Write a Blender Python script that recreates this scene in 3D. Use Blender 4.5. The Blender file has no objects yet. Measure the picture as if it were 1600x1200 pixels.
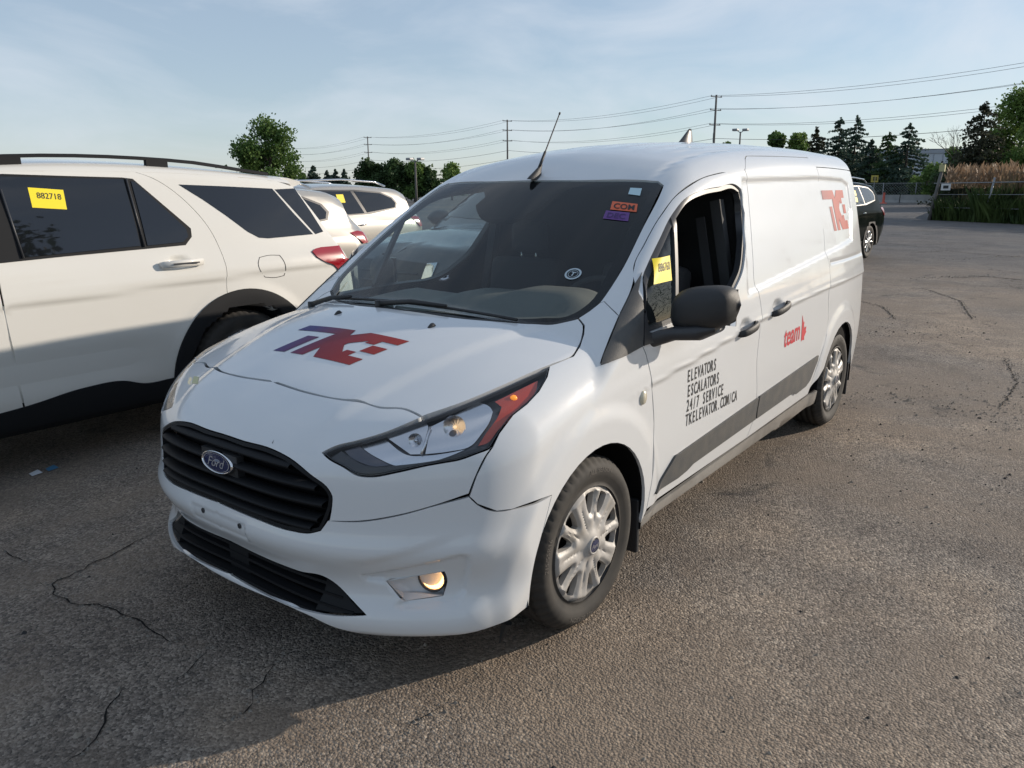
import bpy, math, random
import numpy as np
from mathutils import Vector, Matrix
from mathutils.geometry import delaunay_2d_cdt
R=math.radians
scene=bpy.context.scene
col=scene.collection
# ---------------- camera numbers (metres, radians) ----------------
CAM=np.array([-1.27114,-2.20965,1.54951]); YAW,PITCH,ROLL,FPX=0.654047,0.247860,-0.005578,1201.349
def cam_axes():
    cy,sy,cp,sp=np.cos(YAW),np.sin(YAW),np.cos(PITCH),np.sin(PITCH)
    f=np.array([cy*cp,sy*cp,-sp]); r=np.cross(f,[0,0,1.]); r/=np.linalg.norm(r); u=np.cross(r,f)
    c,s=np.cos(ROLL),np.sin(ROLL)
    return c*r+s*u,-s*r+c*u,f
CR,CU,CF=cam_axes()
def project(P):
    D=np.atleast_2d(P)-CAM; z=D@CF
    return np.stack([800+FPX*(D@CR)/z,600-FPX*(D@CU)/z],1)
def at(px,py,ax,v):
    d=CF+(px-800)/FPX*CR-(py-600)/FPX*CU
    return CAM+(v-CAM[ax])/d[ax]*d
class Spl:      # natural cubic through points, linear beyond the ends
    def __init__(s,*pts):
        P=np.array(pts,float); s.x,s.y=P[:,0],P[:,1]; n=len(P); h=np.diff(s.x)
        A=np.eye(n); b=np.zeros(n)
        for i in range(1,n-1):
            A[i,i-1]=h[i-1];A[i,i]=2*(h[i-1]+h[i]);A[i,i+1]=h[i]
            b[i]=6*((s.y[i+1]-s.y[i])/h[i]-(s.y[i]-s.y[i-1])/h[i-1])
        s.M=np.linalg.solve(A,b); s.h=h
        s.s0=(s.y[1]-s.y[0])/h[0]-h[0]*s.M[1]/6; s.s1=(s.y[-1]-s.y[-2])/h[-1]+h[-1]*s.M[-2]/6
    def __call__(s,t):
        t=np.asarray(t,float); i=np.clip(np.searchsorted(s.x,t)-1,0,len(s.h)-1)
        h=s.h[i];a=s.x[i+1]-t;b=t-s.x[i]
        v=s.M[i]*a**3/(6*h)+s.M[i+1]*b**3/(6*h)+(s.y[i]/h-s.M[i]*h/6)*a+(s.y[i+1]/h-s.M[i+1]*h/6)*b
        v=np.where(t<s.x[0],s.y[0]+(t-s.x[0])*s.s0,v)
        return np.where(t>s.x[-1],s.y[-1]+(t-s.x[-1])*s.s1,v)
def rmax(a,b,r):
    return np.minimum(-r,np.maximum(a,b))+np.hypot(np.maximum(r+a,0),np.maximum(r+b,0))
def smin(a,b,k):
    h=np.clip(.5+.5*(b-a)/k,0,1); return b*(1-h)+a*h-k*h*(1-h)
def sst(a,b,x):
    t=np.clip((x-a)/(b-a),0,1); return t*t*(3-2*t)
def sdpoly(U,poly):     # signed distance, negative inside
    poly=np.array(poly,float); n=len(poly); d=np.full(len(U),1e9); s=np.ones(len(U))
    for i in range(n):
        a=poly[i];b=poly[i-1]; e=b-a; w=U-a
        t=np.clip((w@e)/max(e@e,1e-12),0,1); q=w-t[:,None]*e; d=np.minimum(d,(q*q).sum(1))
        c1=U[:,1]>=a[1];c2=U[:,1]<b[1];c3=e[0]*w[:,1]>e[1]*w[:,0]
        al=(c1&c2&c3)|(~c1&~c2&~c3); s=np.where(al,-s,s)
    return s*np.sqrt(d)
# ---------------- the van body as one implicit hull ----------------
class Van:
    Sz=Spl((.14,.835),(.2,.862),(.3,.884),(.45,.898),(.65,.908),(.8,.910),(.92,.906),(1.03,.893),(1.12,.874),(1.3,.826),(1.45,.782),(1.6,.741),(1.7,.711),(1.8,.68))
    hood=Spl((-.2,.70),(0,.765),(.06,.80),(.15,.85),(.27,.905),(.4,.952),(.55,1.0),(.78,1.055),(.95,1.082),(1.15,1.10),(1.5,1.12))
    roof=Spl((1.5,1.47),(1.7,1.588),(1.8,1.633),(2.1,1.723),(2.5,1.777),(3,1.808),(3.6,1.822),(4.2,1.822),(4.6,1.812),(4.9,1.795))
    ca=Spl((.1,.40),(.2,.385),(.3,.39),(.45,.41),(.8,.44),(1.1,.5))
    xc=Spl((.1,.12),(.17,.06),(.21,.035),(.265,.02),(.295,.03),(.33,.05),(.42,.035),(.5,.0),(.545,.012),(.6,.022),(.69,.03),(.76,.045),(.82,.07),(.9,.12),(1.1,.3))
    xr=Spl((.2,4.76),(.5,4.785),(1.0,4.785),(1.4,4.77),(1.7,4.70),(1.85,4.65))
    regions=[]
    def S(s,x,z):
        v=s.Sz(z)
        v=v-.05*np.clip((1.25-x)/1.25,0,None)**2*sst(.75,1.0,z)-.045*np.clip((x-3.9)/.9,0,None)**1.6*sst(1.6,1.1,z)-.02*np.clip((x-3.9)/.9,0,None)**1.6-.02*np.clip((.9-x)/.9,0,None)**2
        return v
    def base(s,P):
        x,Y,z=P[:,0],np.abs(P[:,1]),P[:,2]
        gs=(Y-s.S(x,z))*.97
        gh=(z-(s.hood(x)-.12*Y**2-.10*np.clip(Y-.6,0,None)**1.5))*.95
        q=x-.99-.2*Y**2
        gw=(z-(1.074+.65*q+.05*q*(.8-q)))*.838
        gr=z-(s.roof(x)-.058*(Y/.63)**2)
        A=rmax(gh,gs,.12)
        B=rmax(rmax(gr,gs,.085),gw,.05)
        b=smin(A,B,.012)
        gn=(s.xc(z)+s.ca(z)*(Y/.9)**2.9-x)*.93
        ge=(x-(s.xr(z)-.10*(Y/.8)**2))
        b=rmax(b,gn,.07); b=rmax(b,ge,.09)
        return rmax(b,.262-.048*sst(.30,.47,Y)-z,.012)
    def full(s,P):
        f=s.base(P)
        for R in s.regions: f=f+R(P)
        return f
def march(H,O,D,t0,t1,n=72,full=True):
    O=np.atleast_2d(O)*np.ones((len(D),1)); ts=np.linspace(t0,t1,n); lo=np.full(len(D),np.nan); hi=lo.copy()
    prev=H.base(O+D*t0)
    for k in range(1,n):
        v=H.base(O+D*ts[k]); m=np.isnan(lo)&(prev>0)&(v<=0); lo[m]=ts[k-1]; hi[m]=ts[k]; prev=v
    ok=~np.isnan(lo); l=lo[ok]-.035;h=hi[ok]+.035;Oo=O[ok];Dd=D[ok]
    F=H.full if full else H.base
    for k in range(26):
        m=(l+h)/2; v=F(Oo+Dd*m[:,None]); ins=v<=0; h=np.where(ins,m,h); l=np.where(ins,l,m)
    out=np.full((len(D),3),np.nan); out[ok]=Oo+Dd*h[:,None]
    return out
def grad(H,P,e=.003):
    g=np.stack([H.full(P+np.eye(3)[i]*e)-H.full(P-np.eye(3)[i]*e) for i in range(3)],1)
    return g/np.linalg.norm(g,axis=1,keepdims=True)
# ================= camera, world, sun, exposure =================
cam_d=bpy.data.cameras.new('camera'); cam=bpy.data.objects.new('camera',cam_d); col.objects.link(cam); scene.camera=cam
cam_d.sensor_fit='HORIZONTAL'; cam_d.sensor_width=36; cam_d.lens=36*FPX/1600; cam_d.clip_start=.05; cam_d.clip_end=3000
M=Matrix((CR,CU,-CF)).transposed().to_4x4(); M.translation=Vector(CAM); cam.matrix_world=M
SUN_AZ=math.atan2(-.548,.836); SUN_EL=R(18)
world=bpy.data.worlds.new('World'); scene.world=world; world.use_nodes=True
wt=world.node_tree; wt.nodes.clear()
def wn(t,**k):
    n=wt.nodes.new(t)
    for a,b in k.items(): setattr(n,a,b)
    return n
sky=wn('ShaderNodeTexSky',sky_type='NISHITA',sun_disc=False,sun_elevation=SUN_EL,sun_rotation=math.pi/2-SUN_AZ,altitude=150,air_density=1.0,dust_density=.25,ozone_density=1.6)
bg=wn('ShaderNodeBackground'); bg.inputs['Strength'].default_value=.128
wo=wn('ShaderNodeOutputWorld')
tc=wn('ShaderNodeTexCoord'); mp=wn('ShaderNodeMapping'); mp.inputs['Scale'].default_value=(1.0,3.2,7.0); mp.inputs['Rotation'].default_value=(0.1,.25,.9)
nz=wn('ShaderNodeTexNoise'); nz.inputs['Scale'].default_value=1.3; nz.inputs['Detail'].default_value=7; nz.inputs['Roughness'].default_value=.55; nz.inputs['Distortion'].default_value=.6
cr=wn('ShaderNodeValToRGB'); cr.color_ramp.elements[0].position=.44; cr.color_ramp.elements[1].position=.72
cr.color_ramp.elements[1].color=(.55,.55,.55,1)
mx=wn('ShaderNodeMix',data_type='RGBA'); mx.inputs['B'].default_value=(6.0,6.4,7.0,1)
hz=wn('ShaderNodeMix',data_type='RGBA'); hz.inputs['Factor'].default_value=.5; hz.inputs['B'].default_value=(4.0,4.8,5.9,1)
for a,b in ((tc.outputs['Generated'],mp.inputs[0]),(mp.outputs[0],nz.inputs['Vector']),(nz.outputs['Fac'],cr.inputs[0]),(cr.outputs[0],mx.inputs['Factor']),(sky.outputs[0],hz.inputs['A']),(hz.outputs['Result'],mx.inputs['A']),(mx.outputs['Result'],bg.inputs[0]),(bg.outputs[0],wo.inputs[0])): wt.links.new(a,b)
sd=bpy.data.lights.new('sun','SUN'); sd.energy=4.8; sd.angle=R(.6); sd.color=(1,.875,.73)
so=bpy.data.objects.new('sun',sd); col.objects.link(so)
so.rotation_euler=(-Vector((math.cos(SUN_AZ)*math.cos(SUN_EL),math.sin(SUN_AZ)*math.cos(SUN_EL),math.sin(SUN_EL)))).to_track_quat('-Z','Y').to_euler()
so.location=(20,-16,12)
scene.view_settings.view_transform='Standard'; scene.view_settings.look='None'; scene.view_settings.exposure=0; scene.view_settings.gamma=1
scene.view_settings.use_curve_mapping=False
# ================= materials =================
def mat(name,c,rough=.5,metal=0,coat=0,spec=.5,emit=None,es=0,noise=None,bump=None,nscale=None):
    m=bpy.data.materials.new(name); m.use_nodes=True; nt=m.node_tree; b=nt.nodes['Principled BSDF']
    b.inputs['Base Color'].default_value=(*c,1); b.inputs['Roughness'].default_value=rough; b.inputs['Metallic'].default_value=metal
    b.inputs['Coat Weight'].default_value=coat; b.inputs['Coat Roughness'].default_value=.04; b.inputs['Specular IOR Level'].default_value=spec
    if emit: b.inputs['Emission Color'].default_value=(*emit,1); b.inputs['Emission Strength'].default_value=es
    if noise or bump:
        t=nt.nodes.new('ShaderNodeTexCoord'); n=nt.nodes.new('ShaderNodeTexNoise'); n.inputs['Scale'].default_value=nscale or 6; n.inputs['Detail'].default_value=6
        nt.links.new(t.outputs['Object'],n.inputs['Vector'])
        if noise:
            r=nt.nodes.new('ShaderNodeValToRGB'); r.color_ramp.elements[0].position=.32; r.color_ramp.elements[1].position=.68
            r.color_ramp.elements[0].color=(*c,1); r.color_ramp.elements[1].color=(*noise,1)
            nt.links.new(n.outputs['Fac'],r.inputs[0]); nt.links.new(r.outputs[0],b.inputs['Base Color'])
        if bump:
            u=nt.nodes.new('ShaderNodeBump'); u.inputs['Strength'].default_value=bump; u.inputs['Distance'].default_value=.004
            n2=nt.nodes.new('ShaderNodeTexNoise'); n2.inputs['Scale'].default_value=(nscale or 6)*25; nt.links.new(t.outputs['Object'],n2.inputs['Vector'])
            nt.links.new(n2.outputs['Fac'],u.inputs['Height']); nt.links.new(u.outputs[0],b.inputs['Normal'])
    return m
def glass(name,tint,rough=.0,ior=1.5,film=0):
    m=bpy.data.materials.new(name); m.use_nodes=True; nt=m.node_tree; nt.nodes.clear()
    ge=nt.nodes.new('ShaderNodeNewGeometry'); po=nt.nodes.new('ShaderNodeMath'); po.operation='POWER'; po.inputs[0].default_value=ior; mu=nt.nodes.new('ShaderNodeMath'); mu.operation='MULTIPLY_ADD'; mu.inputs[1].default_value=-2; mu.inputs[2].default_value=1; nt.links.new(ge.outputs['Backfacing'],mu.inputs[0]); nt.links.new(mu.outputs[0],po.inputs[1])
    o=nt.nodes.new('ShaderNodeOutputMaterial'); t=nt.nodes.new('ShaderNodeBsdfTransparent'); g=nt.nodes.new('ShaderNodeBsdfGlossy'); f=nt.nodes.new('ShaderNodeFresnel'); x=nt.nodes.new('ShaderNodeMixShader')
    t.inputs[0].default_value=(*tint,1); g.inputs['Roughness'].default_value=rough; nt.links.new(po.outputs[0],f.inputs['IOR'])
    nt.links.new(f.outputs[0],x.inputs[0]); nt.links.new(t.outputs[0],x.inputs[1]); nt.links.new(g.outputs[0],x.inputs[2])
    if film:   # pale diffuse layer standing in for sky haze reflected in the glass
        d=nt.nodes.new('ShaderNodeBsdfDiffuse'); d.inputs[0].default_value=(.55,.58,.6,1); y=nt.nodes.new('ShaderNodeMixShader'); y.inputs[0].default_value=film
        nt.links.new(x.outputs[0],y.inputs[1]); nt.links.new(d.outputs[0],y.inputs[2]); nt.links.new(y.outputs[0],o.inputs[0])
    else: nt.links.new(x.outputs[0],o.inputs[0])
    return m
def paint(name,c,dirt=(.5,.47,.42),amt=.10,rough=.35,metal=0,low=0,coat=1.0,spec=None):
    m=mat(name,c,rough,metal,coat,spec=spec if spec is not None else (.08 if metal==0 else .3)); nt=m.node_tree; b=nt.nodes['Principled BSDF']; L=nt.links.new
    t=nt.nodes.new('ShaderNodeTexCoord'); n=nt.nodes.new('ShaderNodeTexNoise'); n.inputs['Scale'].default_value=2.2; n.inputs['Detail'].default_value=9; n.inputs['Roughness'].default_value=.65
    r=nt.nodes.new('ShaderNodeMapRange'); r.inputs['From Min'].default_value=.42; r.inputs['From Max'].default_value=.75; r.inputs['To Max'].default_value=amt
    x=nt.nodes.new('ShaderNodeMix'); x.data_type='RGBA'; x.inputs['A'].default_value=(*c,1); x.inputs['B'].default_value=(*dirt,1)
    L(t.outputs['Object'],n.inputs['Vector']); L(n.outputs['Fac'],r.inputs['Value'])
    # road film that thickens near the sills
    sp=nt.nodes.new('ShaderNodeSeparateXYZ'); L(t.outputs['Object'],sp.inputs[0])
    q=nt.nodes.new('ShaderNodeMapRange'); q.inputs['From Min'].default_value=.62; q.inputs['From Max'].default_value=.15; q.inputs['To Max'].default_value=.16+low; L(sp.outputs['Z'],q.inputs['Value'])
    w=nt.nodes.new('ShaderNodeMath'); w.operation='MULTIPLY'; L(q.outputs[0],w.inputs[0]); L(n.outputs['Fac'],w.inputs[1])
    a=nt.nodes.new('ShaderNodeMath'); L(r.outputs[0],a.inputs[0]); L(w.outputs[0],a.inputs[1]); L(a.outputs[0],x.inputs['Factor']); L(x.outputs['Result'],b.inputs['Base Color'])
    # fine dust specks dull the coat
    n3=nt.nodes.new('ShaderNodeTexNoise'); n3.inputs['Scale'].default_value=14; n3.inputs['Detail'].default_value=8; L(t.outputs['Object'],n3.inputs['Vector'])
    k=nt.nodes.new('ShaderNodeMapRange'); k.inputs['From Min'].default_value=.35; k.inputs['From Max'].default_value=.75; k.inputs['To Min'].default_value=.03; k.inputs['To Max'].default_value=.16
    L(n3.outputs['Fac'],k.inputs['Value']); L(k.outputs[0],b.inputs['Coat Roughness'])
    return m
WHITE=paint('white_van_paint',(.64,.66,.68),amt=.04,dirt=(.58,.56,.52))
WHITE2=paint('pearl_white_paint',(.66,.65,.61),amt=.08)
SILVER=paint('warm_silver_paint',(.40,.385,.355),amt=.1,rough=.32,metal=.35)
GREY=paint('graphite_paint',(.09,.09,.10),amt=.12,rough=.3,metal=.5)
DARK=paint('black_green_paint',(.006,.009,.008),low=-.15,spec=.02,amt=.02,rough=.08,metal=0,coat=0)
BLUE=paint('dark_blue_paint',(.02,.03,.06),amt=.08)
BLACK=mat('black_plastic',(.022,.023,.025),.55,bump=.25,nscale=30)
TRIM=mat('satin_black_trim',(.035,.037,.042),.42)
CLAD=mat('grey_cladding',(.055,.058,.062),.62,noise=(.085,.083,.078),bump=.3,nscale=14)
VOID=mat('void_black',(.004,.004,.005),.9,spec=.1)
DGLASS=mat('privacy_glass',(.008,.009,.012),.02,coat=.5,spec=.6)
GLASS=glass('clear_glass',(.80,.88,.86),ior=1.45)
WSGLASS=glass('windscreen_glass',(.66,.74,.74),ior=1.52,film=.012)
LENS=glass('lens_glass',(.93,.94,.95),ior=1.45)
CHROME=mat('chrome',(.75,.76,.78),.08,1)
REFL=mat('reflector_chrome',(.66,.67,.70),.22,1)
AMBER=mat('amber_lens',(.42,.045,.02),.25,coat=.7)
REDL=mat('red_lens',(.30,.006,.014),.18,coat=1)
RIMP=mat('silver_hubcap_paint',(.42,.41,.40),.5,.1,coat=.05,noise=(.34,.32,.29),nscale=9)
ALLOY=mat('alloy_rim',(.6,.6,.6),.25,.8)
RUBBER=mat('tyre_rubber',(.022,.021,.020),.78,noise=(.045,.041,.036),nscale=9)
LINER=mat('arch_liner',(.008,.008,.009),.85,spec=.2)
SEAT=mat('seat_cloth',(.035,.035,.038),.9); DASH=mat('dash_vinyl',(.17,.165,.155),.6,bump=.3,nscale=20); BEIGE=mat('grey_pillar_trim',(.045,.047,.05),.8)
GRL=mat('grille_black',(.008,.009,.011),.65,spec=.25)
CLADB=mat('black_cladding',(.012,.013,.015),.7,spec=.2)
YEL=mat('yellow_sticker',(.85,.68,.01),.55); INK=mat('black_print',(.02,.02,.022),.6); ORANGE=mat('orange_sticker',(.70,.13,.05),.5); PURPLE=mat('purple_sticker',(.12,.04,.22),.5); PALE=mat('pale_sticker',(.45,.62,.68),.5)
REDPRINT=mat('red_print',(.50,.015,.03),.5); BLUEB=mat('oval_blue',(.01,.018,.075),.25,coat=1); SILV=mat('silver_script',(.65,.65,.68),.3,.7)
LAMPW=mat('lit_lamp_warm',(.9,.7,.4),.3,emit=(1,.50,.17),es=5); BULB=mat('bulb_glint',(.9,.8,.6),.3,emit=(1,.62,.28),es=1.0)  # headlamp bulb emission stands in for warm glints reflected in the unlit lamps
# ================= mesh helpers =================
ORG=[np.zeros(3)]
def mk(name,V,F,mats,parent=None,N=None,mi=None,smooth=True,kind=None):
    me=bpy.data.meshes.new(name); V=np.asarray(V,float)-(ORG[0] if parent is not None else 0)
    me.from_pydata(V.tolist(),[],[list(map(int,f)) for f in F])
    if not isinstance(mats,(list,tuple)): mats=[mats]
    for m in mats: me.materials.append(m)
    if mi is not None: me.polygons.foreach_set('material_index',np.asarray(mi,np.int32))
    if smooth: me.polygons.foreach_set('use_smooth',np.ones(len(me.polygons),bool))
    me.update()
    if N is not None: me.normals_split_custom_set_from_vertices([tuple(n) for n in N])
    o=bpy.data.objects.new(name,me); col.objects.link(o)
    if parent is not None: o.parent=parent
    if kind: o['kind']=kind
    return o
def root(name,label,cat,loc,rz=0,group=None):
    o=bpy.data.objects.new(name,None); col.objects.link(o); o.location=loc; o.rotation_euler=(0,0,rz); o.empty_display_size=.2
    o['label']=label; o['category']=cat
    if group: o['group']=group
    return o
def tag(o,label,cat,group=None):
    o['label']=label; o['category']=cat
    if group: o['group']=group
    return o
class G:     # growing mesh
    def __init__(s): s.V=[];s.F=[];s.M=[]
    def add(s,V,F,m=0):
        b=len(s.V); s.V+= [tuple(v) for v in V]; s.F+=[[i+b for i in f] for f in F]; s.M+=[m]*len(F); return s
    def box(s,a,b,m=0,rot=None,c=None):
        (x0,y0,z0),(x1,y1,z1)=a,b
        V=np.array([(x,y,z) for x in(x0,x1) for y in(y0,y1) for z in(z0,z1)],float)
        if rot is not None:
            c=np.array(c if c is not None else (V[0]+V[-1])/2); V=(V-c)@np.array(rot).T+c
        return s.add(V,[(0,1,3,2),(4,6,7,5),(0,4,5,1),(2,3,7,6),(0,2,6,4),(1,5,7,3)],m)
    def tube(s,pts,r,n=8,m=0,cap=True):
        pts=[np.array(p,float) for p in pts]; rs=r if hasattr(r,'__len__') else [r]*len(pts); V=[];F=[]
        up=None
        for i,p in enumerate(pts):
            t=pts[min(i+1,len(pts)-1)]-pts[max(i-1,0)]; t/=np.linalg.norm(t)+1e-12
            if up is None: up=np.array([0,0,1.]) if abs(t[2])<.9 else np.array([1.,0,0])
            a=np.cross(t,up); a/=np.linalg.norm(a)+1e-12; b=np.cross(a,t); up=b
            V+=[p+rs[i]*(math.cos(k*2*math.pi/n)*a+math.sin(k*2*math.pi/n)*b) for k in range(n)]
        for i in range(len(pts)-1):
            for k in range(n): F.append((i*n+k,i*n+(k+1)%n,(i+1)*n+(k+1)%n,(i+1)*n+k))
        if cap: F+=[list(range(n))[::-1],list(range((len(pts)-1)*n,len(pts)*n))]
        return s.add(V,F,m)
    def grid(s,P,m=0,wrapu=False,wrapv=False):
        P=np.asarray(P); a,b=P.shape[:2]; F=[]
        for i in range(a-(0 if wrapu else 1)):
            for j in range(b-(0 if wrapv else 1)): F.append((i*b+j,((i+1)%a)*b+j,((i+1)%a)*b+(j+1)%b,i*b+(j+1)%b))
        return s.add(P.reshape(-1,3),F,m)
    def mk(s,name,mats,parent=None,smooth=False,kind=None): return mk(name,s.V,s.F,mats,parent,mi=s.M,smooth=smooth,kind=kind)
def bevel(o,w=.01,seg=2):
    b=o.modifiers.new('bevel','BEVEL'); b.width=w; b.segments=seg; b.limit_method='ANGLE'; b.angle_limit=R(35); o.data.polygons.foreach_set('use_smooth',np.ones(len(o.data.polygons),bool))
    w2=o.modifiers.new('wn','WEIGHTED_NORMAL'); w2.keep_sharp=True
    return o
def text2d(s,size=1,bold=0,align='LEFT',sx=1,shear=0,mono=None):
    V=[];F=[]
    def one(ch):
        cu=bpy.data.curves.new('t','FONT'); cu.body=ch; cu.size=size; cu.offset=bold; cu.align_x='LEFT' if mono is None else 'CENTER'; cu.shear=shear; cu.resolution_u=3
        o=bpy.data.objects.new('t',cu); me=o.to_mesh(); v=[(p.co.x,p.co.y) for p in me.vertices]; f=[list(p.vertices) for p in me.polygons]; o.to_mesh_clear(); bpy.data.objects.remove(o); bpy.data.curves.remove(cu); return v,f
    if mono is None: V,F=one(s)
    else:
        for i,ch in enumerate(s):
            if ch==' ': continue
            v,f=one(ch); b=len(V); V+=[(x+i*mono/sx,y) for x,y in v]; F+=[[k+b for k in q] for q in f]
    V=np.array(V); V[:,0]*=sx
    if align=='CENTER': V[:,0]-=(V[:,0].min()+V[:,0].max())/2
    return V,F
# ================= hull surfaces and traced panels =================
def shoot(H,O,D,t1,n): return march(H,O,D,0.,t1,n)
def pick(H,px):
    px=np.atleast_2d(px).astype(float); D=CF+((px[:,0]-800)/FPX)[:,None]*CR-((px[:,1]-600)/FPX)[:,None]*CU
    D/=np.linalg.norm(D,axis=1,keepdims=True); return march(H,CAM,D,.9,H.far,380)
class Pj:
    def __init__(s,H,kind): s.H=H;s.k=kind;s.o=np.array(H.off)
    def uv(s,P):
        P=np.atleast_2d(P).astype(float); Q=P-s.o; k=s.k
        if k=='cam': return project(P)
        if k=='side': return Q[:,[0,2]]
        if k=='top': return Q[:,[0,1]]
        if k in('front','back'): return Q[:,[1,2]]
        if k=='nose': return np.stack([np.arctan2(-Q[:,1],1.3-Q[:,0])*1.2,Q[:,2]],1)
        if k=='axis': return np.stack([Q[:,0],np.arctan2(-Q[:,1],Q[:,2]-1.0)*.8],1)
    def lift(s,uv):
        uv=np.atleast_2d(uv).astype(float); n=len(uv); z=np.zeros(n); e=np.ones(n); u,v=uv[:,0],uv[:,1]; k=s.k
        if k=='cam': return pick(s.H,uv)
        if k=='side': O=np.stack([u,z-1.4,v],1);D=np.stack([z,e,z],1);t=1.4
        if k=='top': O=np.stack([u,v,z+2.2],1);D=np.stack([z,z,-e],1);t=2.
        if k=='front': O=np.stack([z-.3,u,v],1);D=np.stack([e,z,z],1);t=2.8
        if k=='back': O=np.stack([z+s.H.L+.3,u,v],1);D=np.stack([-e,z,z],1);t=2.4
        if k=='nose':
            a=u/1.2; r=np.stack([-np.cos(a),-np.sin(a),z],1); O=np.stack([z+1.3,z,v],1)+r*1.9; D=-r; t=1.5
        if k=='axis':
            a=v/.8; r=np.stack([z,-np.sin(a),np.cos(a)],1); O=np.stack([u,z,z+1.0],1)+r*1.5; D=-r; t=1.4
        return march(s.H,O+s.o,D,0,t,90)
def dens(P,h,flags,smooth=True):
    P=np.array(P,float); n=len(P); out=[];fl=[]
    seg=[P[(i+1)%n]-P[i] for i in range(n)]; L=[np.linalg.norm(q) for q in seg]
    tan=[]
    for i in range(n):
        a=seg[i-1]/max(L[i-1],1e-9); b=seg[i]/max(L[i],1e-9); c=a@b
        corner=(not smooth) or c<.80 or flags[i] or max(L[i-1],L[i])>6*min(L[i-1],L[i])
        t=(a*L[i]+b*L[i-1])/(L[i]+L[i-1]+1e-9); tan.append((a,b) if corner else (t/np.linalg.norm(t),)*2)
    for i in range(n):
        m=max(1,int(math.ceil(L[i]/h))); p,q=P[i],P[(i+1)%n]; t0=tan[i][1]*L[i]; t1=tan[(i+1)%n][0]*L[i]
        cen=flags[i] and flags[(i+1)%n]
        for k in range(m):
            s=k/m
            x=p+(q-p)*s if cen else (2*s**3-3*s*s+1)*p+(s**3-2*s*s+s)*t0+(-2*s**3+3*s*s)*q+(s**3-s*s)*t1
            out.append(x); fl.append((flags[i] if k==0 else cen))
    return np.array(out),fl
def resolve(pj,items):
    H=pj.H; uv=[];fl=[]; px=[it for it in items if len(it)==2]; hit=pick(H,px) if px else []; j=0
    for it in items:
        if len(it)==2:
            P=hit[j]; j+=1
            if pj.k=='cam': uv.append(np.array(it,float))
            else:
                if np.isnan(P[0]): print('MISS',it); continue
                uv.append(pj.uv(P)[0])
            fl.append(False)
        elif it[0]=='u': uv.append(np.array(it[1:3],float)); fl.append(len(it)>3)
        else: uv.append(pj.uv(np.array(it))[0]); fl.append(abs(it[1]-H.off[1])<1e-6)
    return uv,fl
def patch(H,kind,outer,holes=(),h=.02,off=0,gap=.002,skirt=.013,smooth=True,fill=True):
    pj=Pj(H,kind); loops=[];fls=[]
    for lp in [outer]+list(holes):
        uv,fl=resolve(pj,lp)
        for q,it in zip(uv,lp):
            if np.isnan(q).any(): print('NANITEM',kind,it)
        kk=[i for i,q in enumerate(uv) if not np.isnan(q).any()]; uv=[uv[i] for i in kk]; fl=[fl[i] for i in kk]; a,f=dens(uv,h,fl,smooth); loops.append(a); fls.append(f)
    poly=loops[0]; lo=poly.min(0);hi=poly.max(0)
    inner=np.zeros((0,2))
    if fill:
        xs=np.arange(lo[0]+h/2,hi[0],h);ys=np.arange(lo[1]+h/2,hi[1],h*.87)
        X,Y=np.meshgrid(xs,ys); X=X+((np.arange(len(ys))%2)*h/2)[:,None]; Q=np.stack([X.ravel(),Y.ravel()],1)
        d=sdpoly(Q,poly); k=d<-.5*h
        for q in loops[1:]: k&=sdpoly(Q,q)>.5*h
        inner=Q[k]
    pts=np.concatenate(loops+[inner]); edges=[];b=0;flag=[]
    for lp,f in zip(loops,fls):
        n=len(lp); edges+=[(b+i,b+(i+1)%n) for i in range(n)]; b+=n; flag+=f
    sc=1/h; r=delaunay_2d_cdt([Vector((p[0]*sc,p[1]*sc)) for p in pts],edges,[],0,1e-4)
    uv=np.array([(v[0]/sc,v[1]/sc) for v in r[0]]); F=np.array([tuple(f) for f in r[2]]); m={}
    for i,ol in enumerate(r[3]):
        for q in ol: m[q]=i
    C=uv[F].mean(1); k=sdpoly(C,poly)<0
    for q in loops[1:]: k&=sdpoly(C,q)>0
    F=F[k]
    P=pj.lift(uv); bad=np.isnan(P[:,0]); F=F[~bad[F].any(1)]
    for i,f in enumerate(flag):
        if f and not bad[m[i]]: P[m[i],1]=H.off[1]
    Pg=P.copy(); Pg[bad]=0; N=grad(H,Pg); N[np.isnan(N).any(1)]=(0,0,1)
    fn=np.cross(P[F[:,1]]-P[F[:,0]],P[F[:,2]]-P[F[:,0]]); w=(fn*N[F].mean(1)).sum(1)<0; F[w]=F[w][:,::-1]
    cen=np.zeros((len(P),3)); cnt=np.zeros(len(P)); fc=P[F].mean(1)
    for j in range(3): np.add.at(cen,F[:,j],fc); np.add.at(cnt,F[:,j],1)
    # boundary loops
    rings=[]; b=0; used=set(F.ravel().tolist())
    for lp,f in zip(loops,fls):
        n=len(lp); idx=[m[b+i] for i in range(n)]; b+=n
        inw=np.zeros((n,3))
        for i in range(n):
            a,c,e=idx[i-1],idx[i],idx[(i+1)%n]
            if f[i] and f[i-1] : e=c if not f[(i+1)%n] else e
            t=P[e]-P[a] if not(bad[e] or bad[a]) else np.array([1,0,0.]); q=np.cross(N[c],t); l=np.linalg.norm(q)
            if l<1e-9 or cnt[c]==0: continue
            q/=l; q*=np.sign(q@(cen[c]/cnt[c]-P[c])) or 1
            if f[i]: q[1]=0
            inw[i]=q
        rings.append((idx,f,inw))
    for idx,f,inw in rings:
        for i,c in enumerate(idx):
            if not bad[c]: P[c]=P[c]+inw[i]*gap
    P=P+N*off
    return dict(P=P,N=N,F=F,rings=rings,bad=bad,skirt=skirt,off=off,oy=H.off[1])
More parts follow.
